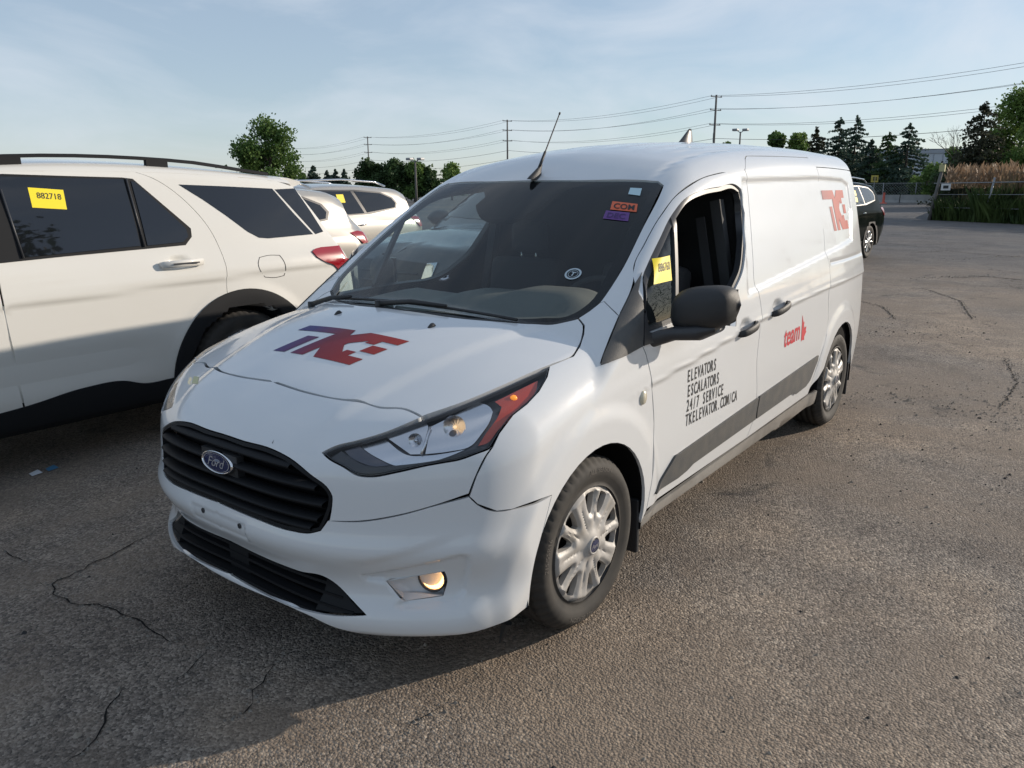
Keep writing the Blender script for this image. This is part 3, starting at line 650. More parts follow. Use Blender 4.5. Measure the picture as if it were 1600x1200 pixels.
bc=CV('front',.0,.690); oval_badge('badge',bc+np.array([.004,0,0]),(-1,0,.12),(0,0,1),.088,.036,van)
g=G(); g.box((bc[0]+.004,-.10,.655),(bc[0]+.03,.10,.725)); g.mk('badge_plinth',BLACK,van)
# bolts on the plate recess
for y in (.083,-.125):
    c=CV('front',y,.507); g=G(); th=np.linspace(0,2*math.pi,13)[:-1]
    g.grid([[c+np.array([-d,r*math.cos(t),r*math.sin(t)]) for t in th] for r,d in ((.009,0),(.009,.003),(.005,.004),(.004,.001),(.0005,.001))],wrapv=True); g.mk('plate_screw',TRIM,van)
# ---- headlamps ----
hp=[(661.5,653.8)]+HL_TOP+HL_OUT[::-1]+HL_BOT[::-1]+HL_TOPIN[::-1]
hr=emit('headlight',patch(V,'cam',hp,h=8,gap=.003,off=-.002,skirt=0),LENS,van,back=False)
def bowlring(px,rad):
    p=pick(V,[px])[0]; n=np.array([-.86,-.42,.28]); n/=np.linalg.norm(n); nn=grad(V,[p])[0]; c=p-nn*.018; u=np.cross([0,0,1.],n);u/=np.linalg.norm(u); w=np.cross(n,u)
    return [tuple(q) for q in project([c+(u*math.cos(t)+w*math.sin(t))*rad*1.0+nn*.018 for t in np.linspace(0,2*math.pi,25)[:-1]])]
def both(name,poly,off,m,kind='cam',h=7,skirt=0,sm=True,pars=None,holes=()):
    a=patch(V,kind,poly,holes=holes,h=h,off=off,gap=0,skirt=skirt,smooth=sm)
    q=emit(name,a,m,hr[0],mirror=None,back=False); q2=emit(name,a,m,hr[1],mirror=None,back=False); q2.scale.y=-1; return q
both('lamp_housing',hp,-.040,mat('lamp_housing_grey',(.13,.13,.14),.3,.5))
# black bezel rim just under the lens
hc=(690,660)
def pin(poly,d):
    a=inset2(np.array(poly),d); return [tuple(x) for x in a]
hd,_=dens(np.array(hp),12,[False]*len(hp)); sgn=1
hi=inset2(hd,3.2)
if not (sdpoly(hi[:5],hd)<0).all(): hi=inset2(hd,-3.2)
a=patch(V,'cam',[tuple(p) for p in hd],holes=[[tuple(p) for p in hi]],h=6,off=-.006,gap=.002,skirt=.012,smooth=False)
emit('lamp_bezel',a,TRIM,hr[0],mirror=None,back=False); emit('lamp_bezel',a,TRIM,hr[1],mirror=None,back=False).scale.y=-1
z=lambda l:[(500+x/4.2105,560+y/4.2105) for x,y in l]
both('amber_reflector',z([(1150,258),(1440,122),(1432,190),(1395,250),(1325,305),(1288,365),(1185,455),(1105,552),(1045,570),(1100,480),(1180,360),(1200,295)]),-.016,AMBER)
both('low_beam_surround',z([(722,428),(1045,258),(1120,292),(1140,325),(1125,390),(1070,480),(1000,565),(850,605),(690,622)]),-.018,REFL,holes=[bowlring((500+880/4.21,560+430/4.21),.034)])
both('high_beam_surround',z([(420,492),(560,440),(700,402),(712,450),(690,560),(664,622),(590,622)]),-.018,REFL,holes=[bowlring((500+620/4.21,560+525/4.21),.021)])
both('lower_reflector',z([(240,545),(400,492),(585,628),(690,630),(850,612),(960,590),(850,640),(470,698),(380,650),(300,598)]),-.026,REFL)
both('side_lens',z([(145,590),(245,558),(300,605),(375,655),(450,700),(350,708),(250,675),(185,635)]),-.02,mat('smoked_lens',(.05,.05,.07),.12,coat=1))
both('lamp_lower_trim',z([(60,650),(130,600),(190,645),(260,690),(360,715),(480,706),(850,650),(1000,600),(1040,585),(1100,590),(1020,615),(890,655),(830,665),(490,735),(300,762),(250,755),(150,700)]),-.012,TRIM)
dv=pick(V,z([(722,440),(664,628)])); dvn=grad(V,dv)
for par,s in ((hr[0],1),(hr[1],-1)):
    g=G(); g.tube([dv[0]-dvn[0]*.010,(dv[0]+dv[1])/2-dvn[0]*.012,dv[1]-dvn[1]*.012],.0045,8); o=g.mk('lamp_divider',REFL,par,smooth=True); o.scale.y=s
def bowl(name,px,rad,depth,par,s,bulb):
    p=pick(V,[px])[0]; n=np.array([-.86,-.42,.28]); n/=np.linalg.norm(n); nn=grad(V,[p])[0]; c=p-nn*.018; u=np.cross([0,0,1.],n);u/=np.linalg.norm(u); w=np.cross(n,u)
    rows=[]
    for i in range(9):
        a=i/8; r=rad*math.sqrt(a) if a>0 else .001; rows.append([c+(u*math.cos(t)+w*math.sin(t))*r-n*depth*(1-a)*(1+.02*math.cos(12*t)) for t in np.linspace(0,2*math.pi,33)[:-1]])
    g=G(); g.grid(rows,0,wrapv=True); g.tube([c-n*depth*.8,c-n*depth*.35],[.005,.005],10,1); o=g.mk(name,[REFL,bulb],par,smooth=True); o.scale.y=s
for par,s in ((hr[0],1),(hr[1],-1)):
    bowl('low_beam_bowl',(500+880/4.21,560+430/4.21),.036,.022,par,s,BULB); bowl('high_beam_bowl',(500+620/4.21,560+525/4.21),.023,.014,par,s,REFL)
    p=pick(V,[(500+1090/4.21,560+365/4.21)])[0]; nn=grad(V,[p])[0]; g=G(); g.tube([p-nn*.034,p-nn*.022],.011,14); o=g.mk('side_bulb',BULB,par,smooth=True); o.scale.y=s
    p=pick(V,[(500+1280/4.21,560+235/4.21)])[0]; nn=grad(V,[p])[0]; g=G(); g.tube([p-nn*.016,p-nn*.010],[.012,.008],10); o=g.mk('indicator_bulb',mat('amber_bulb',(.9,.3,.02),.3,emit=(1,.32,.03),es=.7),par,smooth=True); o.scale.y=s
# ---- fog lamps ----
fr_=patch(V,'cam',FOGH,h=5,off=-.034,gap=-.004,skirt=0,smooth=False)
emit('fog_lamp_recess',fr_,WHITE,van,back=False)
fh=resolve(Pj(V,'cam'),FOGH)[0]; 
for s in (1,-1):
    a=pick(V,FOGH); na=grad(V,a); b=a-na*.036; g=G(); aa=a*np.array([1,s,1]);bb=b*np.array([1,s,1]); n=len(a)
    g.add(list(aa)+list(bb),[(i,(i+1)%n,n+(i+1)%n,n+i) for i in range(n)]); g.mk('fog_lamp_wall',WHITE,van,smooth=False)
    p=pick(V,[(674,909)])[0]; nn=grad(V,[p])[0]; c=p-nn*.022; d=np.array([-.93,-.30,.05]); d/=np.linalg.norm(d); u=np.cross([0,0,1.],d);u/=np.linalg.norm(u); w=np.cross(d,u)
    rows=[[(c+(u*math.cos(t)+w*math.sin(t))*r+d*e)*np.array([1,s,1]) for t in np.linspace(0,2*math.pi,29)[:-1]] for r,e in ((.047,-.04),(.047,.004),(.043,.006),(.041,.0))]
    g=G(); g.grid(rows,0,wrapv=True); fo=g.mk('fog_lamp',TRIM,van,smooth=True)
    rows=[[(c+(u*math.cos(t)+w*math.sin(t))*r+d*e)*np.array([1,s,1]) for t in np.linspace(0,2*math.pi,29)[:-1]] for r,e in ((.041,.0),(.030,.006),(.016,.009),(.001,.010))]
    g=G(); g.grid(rows,0,wrapv=True); g.mk('fog_lamp_lens',LENS,fo,smooth=True)
    rows=[[(c+(u*math.cos(t)+w*math.sin(t))*r+d*e)*np.array([1,s,1]) for t in np.linspace(0,2*math.pi,29)[:-1]] for r,e in ((.040,-.004),(.030,-.020),(.016,-.03),(.001,-.034))]
    g=G(); g.grid(rows,0,wrapv=True); g.mk('fog_lamp_bowl',LAMPW,fo,smooth=True)
# ---- wheels ----
def hubcap(parent,c,s,ang,style):
    """c centre of the outer face, s=-1 for the left side; built in (a,b) disc plane"""
    rr=.217
    holes=[]
    nw=10 if style=='cap' else 10
    for k in range(nw):
        a0=2*math.pi*k/nw+(.06 if k%2 else -.06); wd=.135 if k%2 else .155
        r0,r1=(.118,.196) if style=='cap' else (.085,.205)
        q=[(r0,-.30*wd),(r0,.30*wd),(r0+.02,.72*wd),(r1-.004,1.0*wd),(r1,.75*wd),(r1+.002,0),(r1,-.75*wd),(r1-.004,-1.0*wd),(r0+.02,-.72*wd)] if style=='cap' else [(r0,-.5*wd),(r0,.5*wd),(r1,1.25*wd),(r1,-1.25*wd)]
        holes.append([(r*math.cos(a0+w),r*math.sin(a0+w)) for r,w in q])
    out=[(rr*math.cos(t),rr*math.sin(t)) for t in np.linspace(0,2*math.pi,61)[:-1]]
    def hgt(a,b):
        r=np.hypot(a,b); t=np.arctan2(b,a); h=.012+.016*(r<.04)*0+.014*np.exp(-(r/.052)**4)
        d=np.full(len(a),9.)
        U=np.stack([a,b],1)
        for q in holes: d=np.minimum(d,sdpoly(U,q))
        h=h-.012*sst(.018,.0,d)*sst(.05,.09,r)
        h=h+.006*np.cos(10*t+.3)*sst(.05,.1,r)*sst(.21,.15,r)*.6
        h=h-.020*sst(.197,.217,r); gg_=np.abs(((t*10/(2*math.pi))%1)-.5); h=h-.005*sst(.07,.0,gg_)*sst(.045,.075,r)*sst(.20,.14,r)
        return h
    loops=[out]+holes; hh=.007; lo=-rr
    X,Y=np.meshgrid(np.arange(-rr,rr,hh),np.arange(-rr,rr,hh*.87)); X=X+((np.arange(X.shape[0])%2)*hh/2)[:,None]; Q=np.stack([X.ravel(),Y.ravel()],1)
    k=np.hypot(Q[:,0],Q[:,1])<rr-.005
    for q in holes: k&=sdpoly(Q,q)>.004
    ll=[dens(l,.010,[False]*len(l),i==0 or style=='cap')[0] for i,l in enumerate(loops)]
    pts=np.concatenate(ll+[Q[k]]); ed=[];b=0
    for l in ll: n=len(l); ed+=[(b+i,b+(i+1)%n) for i in range(n)]; b+=n
    r=delaunay_2d_cdt([Vector(p*100) for p in pts],ed,[],0,1e-3); uv=np.array([(v[0]/100,v[1]/100) for v in r[0]]); F=np.array([tuple(f) for f in r[2]])
    C=uv[F].mean(1); k=np.hypot(C[:,0],C[:,1])<rr
    for q in ll[1:]: k&=sdpoly(C,q)>0
    F=F[k]; H=hgt(uv[:,0],uv[:,1]); m={}
    for i,o_ in enumerate(r[3]):
        for q in o_: m[q]=i
    V3=[(a,h,b) for (a,b),h in zip(uv,H)]; F=F.tolist(); b=0
    for l in ll:
        n=len(l); idx=[m[b+i] for i in range(n)]; b+=n; base=len(V3); V3+=[V3[i] for i in idx]; V3+=[(V3[i][0],V3[i][1]-(.022 if l is not ll[0] else .03),V3[i][2]) for i in idx]
        F+=[(base+i,base+(i+1)%n,base+n+(i+1)%n,base+n+i) for i in range(n)]
    return V3,F,hgt
WH={}
def wheel_mesh(style,R0,Rr,W):
    if (style,R0) in WH: return WH[(style,R0)]
    # tyre profile (r, w) from outer bead over the tread to the inner bead
    pr=[(Rr-.004,.0),(Rr+.004,-.006),(Rr+.012,-.004),(Rr+.030,.004),(R0-.055,.010),(R0-.030,.006),(R0-.016,-.008),(R0-.006,-.020)]
    tw=[]; w=-.028
    gr=[(-.045,0),(-.048,1),(-.054,1),(-.057,0),(-.082,0),(-.085,1),(-.092,1),(-.095,0),(-.120,0),(-.123,1),(-.130,1),(-.133,0),(-.158,0),(-.161,1),(-.167,1),(-.170,0),(-.188,0)]
    tw=[(R0-.001,-.028)]+[(R0-(.008 if g_ else 0),a) for a,g_ in gr]
    pr=pr+tw+[(R0-.012,-.205),(R0-.04,-.218),(Rr+.02,-.212),(Rr-.01,-.20)]
    n=200; V3=[];th=[2*math.pi*i/n for i in range(n)]
    for j,(r,w) in enumerate(pr):
        for i,t in enumerate(th):
            q=r
            if 6<=j<=9 and i%4==0: q-=.006
            if 9<j<len(pr)-5 and (i+j*2)%5==0: q-=.004
            V3.append((q*math.cos(t),w,q*math.sin(t)))
    F=[(j*n+i,j*n+(i+1)%n,(j+1)*n+(i+1)%n,(j+1)*n+i) for j in range(len(pr)-1) for i in range(n)]
    WH[(style,R0)]=(V3,F); return WH[(style,R0)]
def wheel(parent,cx,cy,cz,side,R0=.318,Rr=.217,style='cap',steer=0,roll=0.3,W=.2,detail=True):
    """side -1: outer face looks to -y"""
    V3,F=wheel_mesh(style,R0,Rr,W); cs,sn=math.cos(steer),math.sin(steer); cr_,sr_=math.cos(roll),math.sin(roll)
    def X(v):
        v=np.array(v,float); a,h,b=v[:,0],v[:,1],v[:,2]; a,b=a*cr_-b*sr_,a*sr_+b*cr_; y=-h*1.0*(1 if side<0 else -1)
        x=a*cs-y*sn; y=a*sn+y*cs; return np.stack([cx+x,cy+y,cz+b],1)
    def fl(F): return [f[::-1] for f in F] if side<0 else F
    w=mk('wheel',X(V3),fl(F),RUBBER,parent,smooth=True)
    k=Rr/.217
    v,f,hg=hubcap(None,None,side,0,style); v=[(a*k*.985,h-.006,b*k*.985) for a,h,b in v]
    nf=fl([list(q) for q in f]); mk('hubcap' if style=='cap' else 'alloy_rim',X(v),nf,RIMP if style=='cap' else ALLOY,w,smooth=True).modifiers.new('es','EDGE_SPLIT').split_angle=R(38)
    th=np.linspace(0,2*math.pi,41)[:-1]; g=G(); g.grid([X([(r*math.cos(t),h,r*math.sin(t)) for t in th]) for r,h in ((Rr+.002,-.004),(Rr-.012,-.03),(Rr-.02,-.08),(.02,-.075))],wrapv=True); g.mk('brake_disc',mat('dark_steel',(.03,.03,.032),.6,.3) if 'dark_steel' not in bpy.data.materials else bpy.data.materials['dark_steel'],w)
    if style=='cap' and detail:
        g=G(); g.grid([X([(r*math.cos(t),h,r*math.sin(t)) for t in th]) for r,h in ((.036,.012),(.033,.0235),(.028,.0255),(.027,.0235))],wrapv=True); e=g.mk('hub_emblem',RIMP,w,smooth=True)
        g=G(); g.grid([X([(r*math.cos(t),h,r*.8*math.sin(t)) for t in th]) for r,h in ((.0265,.0245),(.018,.0255),(.001,.026))],wrapv=True); g.mk('emblem_oval',BLUEB,w,smooth=True)
        v,f=text2d('Ford',.020,align='CENTER',shear=.3); v[:,1]-=.007; ca,sa=math.cos(-roll),math.sin(-roll)
        P=X([((x*ca-y*sa)*(1 if side<0 else -1),.0268,x*sa+y*ca) for x,y in v]); mk('emblem_script',P,f if side<0 else [q[::-1] for q in f],SILV,w,smooth=False)
        # raised sidewall lettering
        for word,a0 in (('ALL SEASON',R(78)),('ALL SEASON',R(258)),('215/55R16',R(168))):
            v,f=text2d(word,.024,align='CENTER',sx=1.15); P=[]
            for x,y in v: r=R0-.052+y; t=a0-x/r*1.0; P.append((r*math.cos(t-roll),.0112 if y<.01 else .0098,r*math.sin(t-roll)))
            mk('sidewall_lettering',X(P),f if side<0 else [q[::-1] for q in f],mat('worn_rubber',(.11,.10,.09),.8) if 'worn_rubber' not in bpy.data.materials else bpy.data.materials['worn_rubber'],w,smooth=False)
    return w
for cx in (.905,3.968):
    for s in (-1,1): wheel(van,cx,s*.886,.316,s,steer=(R(-.8) if cx<1 else 0),roll=.35 if cx<1 else 1.2)
for cx,rr in ((.905,.385),(3.968,.392)):
    for s in (-1,1):
        g=G(); th=[R(-12+204*i/24) for i in range(25)]
        g.grid([[(cx+r*math.cos(t),s*y,.313+r*math.sin(t)) for t in th] for r,y in ((rr-.001,.893),(rr+.006,.86),(rr+.006,.55),(.02,.55))]); g.mk('arch_liner',LINER,van,smooth=True)
    for s in (-1,1):
        x=cx+.375; o=G().box((x-.01,s*.70,.13),(x+.012,s*.885,.36)).mk('mud_flap',BLACK,van); bevel(o,.006)
# dangling bit of undertray
g=G(); p=[np.array(at(792,972,0,.56)),np.array(at(784,995,0,.55)),np.array(at(781,1004,0,.555))]; g.tube(p,[.02,.008,.003],6); g.mk('loose_undertray_flap',BLACK,van)
o=G().box((.50,-.70,.205),(4.5,.70,.30)).mk('underbody',VOID,van)
# ---- door mirrors ----
def mirror(par,s,fx=0,fy=1):
    ts=np.linspace(0,1,15); rows=[]
    for t in ts:                       # along the housing, door side to outer tip
        y=-(.905+.245*t*fy); f=max(1-abs(2*t-1.0)**3.2,0)**(1/2.4); f=max(f,.02)
        zc=1.090+.035*t; hz=.090*f*(1-.10*t); dx=.095*f; xc=1.455+.07*t+fx
        row=[]
        for k in range(28):
            a=2*math.pi*k/28; ca,sa=math.cos(a),math.sin(a)
            x=xc-(dx*abs(ca)**.8 if ca>0 else -.035*abs(ca)**.35*f); zz=zc+hz*np.sign(sa)*abs(sa)**.75
            row.append((x,s*-y if s>0 else y,zz))
        rows.append(row)
    g=G(); g.grid(rows,wrapv=True); g.F+=[list(range(28)),list(range(14*28,15*28))]; g.M+=[0,0]
    o=g.mk('door_mirror',BLACK,par,smooth=True); sb=o.modifiers.new('s','SUBSURF'); sb.levels=1; sb.render_levels=1
    # arm with the lower shell
    sy=s
    pts=[(1.27,sy*.885,.990),(1.34+fx*.4,sy*.905,1.000),(1.41+fx*.8,sy*(.9+.05*fy),1.015),(1.47+fx,sy*(.9+.13*fy),1.022),(1.51+fx,sy*(.9+.18*fy),1.036)]
    g=G(); rows=[]
    for i,(x,y,z0) in enumerate(pts):
        w=(.030,.035,.05,.078,.052)[i]; h=(.030,.030,.028,.034,.020)[i]; rows.append([(x+w*math.cos(a),y,z0+h*np.sign(math.sin(a))*abs(math.sin(a))**.7) for a in np.linspace(0,2*math.pi,17)[:-1]])
    g.grid(rows,wrapv=True); g.F+=[list(range(16)),list(range(64,80))]; g.M+=[0,0]; q=g.mk('mirror_arm',TRIM,par,smooth=True)
    g=G(); g.box((1.535+fx,sy*.96,1.04),(1.542+fx,sy*(.93+.20*fy),1.18)); g.mk('mirror_glass',CHROME,par)
mirror(dl,-1); mirror(dr,1,.26,.75)
# ---- door handles ----
def handle(par,x0,x1,z0,z1,s):
    pts=[(x0,-.905,z0),(x0+.02,-.935,z0+.004),((x0+x1)/2,-.950,(z0+z1)/2+.008),(x1-.03,-.945,z1+.004),(x1,-.915,z1)]
    g=G(); rows=[]
    for i,(x,y,z_) in enumerate(pts):
        h=(.016,.019,.020,.021,.017)[i]; rows.append([(x+.0*math.cos(a),(y+.010*math.cos(a))*(1 if s<0 else -1),z_+h*math.sin(a)) for a in np.linspace(0,2*math.pi,13)[:-1]])
    g.grid(rows,wrapv=True); g.F+=[list(range(12)),list(range(48,60))]; g.M+=[0,0]; o=g.mk('handle',BLACK,par,smooth=True); sb=o.modifiers.new('s','SUBSURF'); sb.levels=1; sb.render_levels=1
for (par,s) in ((dl,-1),(dr,1)): handle(par,2.155,2.345,.890,.915,s)
for (par,s) in ((slide[0],-1),(slide[1],1)): handle(par,2.585,2.795,.930,.960,s)
# ---- side marker, lettering, stickers ----
mp_=pick(V,[(1004,621)])[0]
for s in(-1,1):
    g=G(); th=np.linspace(0,2*math.pi,25)[:-1]; g.grid([[(mp_[0]+.022*r*math.cos(t),s*(abs(mp_[1])+d),mp_[2]+.028*r*math.sin(t)) for t in th] for r,d in ((1,-.004),(1,.004),(.8,.010),(.01,.012))],wrapv=True); g.mk('side_repeater',mat('cream_lens',(.62,.58,.45),.2,coat=1) if 'cream_lens' not in bpy.data.materials else bpy.data.materials['cream_lens'],van,smooth=True)
LINES=[('ELEVATORS',(1073,598),(1119,577)),('ESCALATORS',(1073,621),(1123.5,598)),('24/7 SERVICE',(1071.5,644),(1130,616)),('TKELEVATOR.COM/CA',(1070,666.5),(1151,625))]
for s_,a,b in LINES:
    pa,pb=pick(V,[a,b]); n=len(s_); adv=(pb[0]-pa[0])/n; cap=.053; v,f=text2d(s_,cap/.72,sx=.62,mono=adv*1.0,bold=.0012)
    sl=(pb[2]-pa[2])/(pb[0]-pa[0])*1.0
    decal(V,'side',v,f,lambda x,y:(pa[0]+adv*.5+x,pa[2]+y+x*sl),.0014,'door_lettering',INK,dl)
pa,pb=pick(V,[(1224,543),(1249,529)]); 
v,f=text2d('team',.155,sx=.75,shear=.12,bold=.003); w=v[:,0].max(); k=(pb[0]-pa[0])/w
decal(V,'side',v,f,lambda x,y:(pa[0]+x*k,pa[2]+y+(pb[2]-pa[2])*x/w),.0014,'team_lettering',REDPRINT,slide[0])
lx,lz=pb[0]+.03,pb[2]+.03
leaf=[(0,-.06),(.012,-.055),(.03,-.05),(.075,-.058),(.068,-.03),(.115,.005),(.10,.015),(.108,.05),(.08,.042),(.072,.052),(.045,.03),(.055,.095),(.035,.085),(.005,.145),(.0,.15)]
v,f=polyfill([leaf],.03); decal(V,'side',v,f,lambda x,y:(lx+x*.75,lz-.01+y*.72),.0014,'leaf_emblem',REDPRINT,slide[0])
m_tke=bpy.data.materials.new('logo_gradient'); m_tke.use_nodes=True; nt=m_tke.node_tree; b_=nt.nodes['Principled BSDF']; b_.inputs['Roughness'].default_value=.5; b_.inputs['Specular IOR Level'].default_value=.15; b_.inputs['Coat Weight'].default_value=.15
tcn=nt.nodes.new('ShaderNodeTexCoord'); sx_=nt.nodes.new('ShaderNodeSeparateXYZ'); rp=nt.nodes.new('ShaderNodeValToRGB'); nt.links.new(tcn.outputs['Generated'],sx_.inputs[0])
mm=nt.nodes.new('ShaderNodeMath'); mm.operation='MULTIPLY_ADD'; mm.inputs[1].default_value=1; nt.links.new(sx_.outputs['X'],mm.inputs[0]); nt.links.new(mm.outputs[0],rp.inputs[0]); nt.links.new(rp.outputs[0],b_.inputs[0])
e=rp.color_ramp.elements; e[0].color=(.035,.025,.15,1); e[0].position=.12; e[1].color=(.34,.022,.010,1); e[1].position=1; q=e.new(.45); q.color=(.19,.012,.028,1)
m_tkh=m_tke.copy(); m_tkh.name='logo_gradient_hood'; nt=m_tkh.node_tree
mm=[n for n in nt.nodes if n.type=='MATH'][0]; mm.inputs[1].default_value=-1; mm.inputs[2].default_value=1
sn=[n for n in nt.nodes if n.type=='SEPXYZ'][0]; nt.links.new(sn.outputs['Y'],mm.inputs[0])
v,f=polyfill(TKE,.06)
decal(V,'top',v,f,lambda x,y:(.430+.212*y,.318-.05*y+.0-.600*x+.03*(1-y)),.0015,'hood_logo',m_tkh,hood)
for par_,sg in ((quarter[0],1),(quarter[1],-1)):
    o=decal(V,'side',v,f,lambda x,y:((3.785 if sg>0 else 4.28)+(.545*x)*(1 if sg>0 else -1)*1.0,1.283+.250*y+.0*x),.0015,'side_logo',m_tke,par_)
    if sg<0: o.scale.y=-1
def sticker(H,kind,corners,m,parent,off,name='sticker',texts=(),labels=None,flip=False):
    """corners px tl,tr,br,bl on the hull"""
    pj=Pj(H,kind); c=np.array(corners,float) if kind=='cam' else pj.uv(pick(H,corners)); tl,tr,br,bl=c
    bil=lambda u,w:(1-w)*((1-u)*tl+u*tr)+w*((1-u)*bl+u*br)
    n=8; V2=[bil(i/n,j/n) for j in range(n+1) for i in range(n+1)]; F=[(j*(n+1)+i,j*(n+1)+i+1,(j+1)*(n+1)+i+1,(j+1)*(n+1)+i) for j in range(n) for i in range(n)]
    o=decal(H,kind,V2,F,lambda x,y:(x,y),off,name,m,parent)
    if labels: o['label']=labels
    for s_,u0,v0,hh,ww,mm_ in texts:
        v,f=text2d(s_,1,bold=.02 if len(s_)<4 else .004); v[:,0]-=v[:,0].min(); v[:,0]/=v[:,0].max(); v[:,1]-=v[:,1].min(); v[:,1]/=v[:,1].max()
        decal(H,kind,[bil(u0+x*ww,v0-y*hh) for x,y in v],f,lambda x,y:(x,y),off+.0015,'print',mm_,o)
    return o
sticker(V,'side',[(1018.5,404),(1046.5,399),(1050,438),(1021.5,444.5)],YEL,dl,.000,'sale_sticker',[('886760',.20,.56,.34,.74,INK),('SALE UNIT  LOT',.12,.76,.06,.6,INK),('YARD NORTH',.12,.86,.05,.5,INK)] if False else [('886760',.20,.56,.34,.74,INK)],'yellow paper tag reading 886760')
sticker(V,'cam',[(957,314.5),(996.5,319),(994.5,331.5),(953.5,327.5)],ORANGE,ws,.001,'com_sticker',[('COM',.10,.86,.66,.80,INK)],'orange sticker reading COM')
sticker(V,'cam',[(947,329),(984,332.5),(981.5,346),(942,341.5)],PURPLE,ws,.001,'dec_sticker',[('DEC',.12,.84,.62,.74,mat('violet_print',(.05,.02,.12),.6))],'purple sticker reading DEC')
sticker(V,'cam',[(985,293.5),(1003,294.5),(1000,306),(981.5,303.5)],PALE,ws,.001,'toll_tag',[],'pale blue tag at the top corner of the windscreen')
p=pick(V,[(895.5,428)])[0]; n=grad(V,[p])[0]; u=np.array([0,-1.,0]); u-=n*(u@n); u/=np.linalg.norm(u); w=np.cross(n,u); 
if w[2]<0: w=-w
th=np.linspace(0,2*math.pi,33)[:-1]; g=G(); PB=mat('blue_white_print',(.42,.50,.55),.5)
g.grid([[p+n*.001+(u*math.cos(t)+w*math.sin(t))*r for t in th] for r in (.034,.026)],0,wrapv=True)
g.grid([[p+n*.001+(u*math.cos(t)+w*math.sin(t))*r for t in th] for r in (.021,.019)],0,wrapv=True)
o=g.mk('round_decal',PB,ws)
v,f=text2d('T',.032,align='CENTER',bold=.001); v[:,1]-=.0115; v2,f2=[(p+n*.001+u*x+w*y) for x,y in v],f; mk('round_decal_letter',v2,[q if np.cross(v2[q[1]]-v2[q[0]],v2[q[2]]-v2[q[0]])@n>0 else q[::-1] for q in f],PB,o,smooth=False)
for k in range(22):
    t=k/22*2*math.pi; 
# ---- washer jets, wipers, aerial, fin ----
for y in (.262,-.262):
    c=CV('top',.782,y); g=G(); rows=[[(c[0]-.018+.036*i/4,y+wd*math.cos(a),c[2]-.003+ (.0,.010,.016,.016,.008)[i]*max(math.sin(a),0)) for a in np.linspace(0,math.pi,7)] for i,wd in enumerate((.005,.010,.012,.011,.007))]
    g.grid(rows); g.mk('washer_jet',BLACK,van,smooth=True)
def wsp(x,y,d=.02): q=CV('top',x,y); n=grad(V,[q])[0]; return q+n*d
for y0,y1,yp in ((-.50,.10,-.20),(.12,.62,.50)):
    g=G(); L=[wsp(wsb0[0]+.045+.17*y*y+ (.02 if i%2 else .02),y,.010) for i,y in enumerate(np.linspace(y0,y1,9))]; g.tube(L,.006,6); g.mk('wiper_blade',BLACK,van,smooth=True)
    g=G(); a=wsp(wsb0[0]+.02+.17*y1*y1,y1+.05,.012); b=wsp(wsb0[0]+.045+.17*((y0+y1)/2)**2,(y0+y1)/2,.025); g.tube([a,(a+b)/2+np.array([-.0,0,.012]),b],[.012,.010,.006],8); g.tube([a-[0,0,.03],a+[0,0,.012]],.016,10); g.mk('wiper_arm',BLACK,van,smooth=True)
emit('cowl_grille',patch(V,'top',[tuple(np.array(ctop(wsb0[0]+.012))),tuple(np.array(ctop(wsb0[0]-.012)))]+[(730.6,499.5),(799.4,505),(840.6,506.2),(878.4,504),(903,499),(903,495),(878.4,500.7),(840.6,503),(799.4,501.7),(730.6,496.2)],h=.02,off=-.001,gap=0,skirt=.01,smooth=False),BLACK,van,'weld',back=False)
ab=CV('top',1.80,0.); tipA=at(875,176,1,0.)
d=(tipA-ab)/np.linalg.norm(tipA-ab)
g=G(); rows=[]
for f_,rx,ry in ((0,.050,.020),(.012,.046,.018),(.035,.030,.012),(.06,.014,.008),(.075,.007,.007)): c=ab+d*f_*1.1+np.array([-.010+f_*.2,0,-.002]); rows.append([c+np.array([rx*math.cos(a),ry*math.sin(a),0]) for a in np.linspace(0,2*math.pi,17)[:-1]])
g.grid(rows,wrapv=True); g.mk('aerial_base',BLACK,van,smooth=True)
g=G(); g.tube([ab+d*.06,ab+d*.15],[.0075,.0065],8); g.tube([ab+d*.15,ab+d*.155,tipA],[.0065,.0035,.003],6); g.tube([tipA-d*.01,tipA],.005,6); g.mk('aerial',BLACK,van,smooth=True)
c=CV('top',3.41,0.); g=G(); rows=[]
for i in range(7):
    t=i/6; L_=.080*(1-t)**.8+.012; wz=.026*(1-t)**1.2+.006; xo=.070*t**.8
    rows.append([(c[0]+xo+L_*math.cos(a),wz*math.sin(a),c[2]-.006+.098*t) for a in np.linspace(0,2*math.pi,21)[:-1]])
g.grid(rows,wrapv=True); g.F.append(list(range(120,140))); g.M.append(0); g.mk('shark_fin_aerial',TRIM,van,smooth=True)
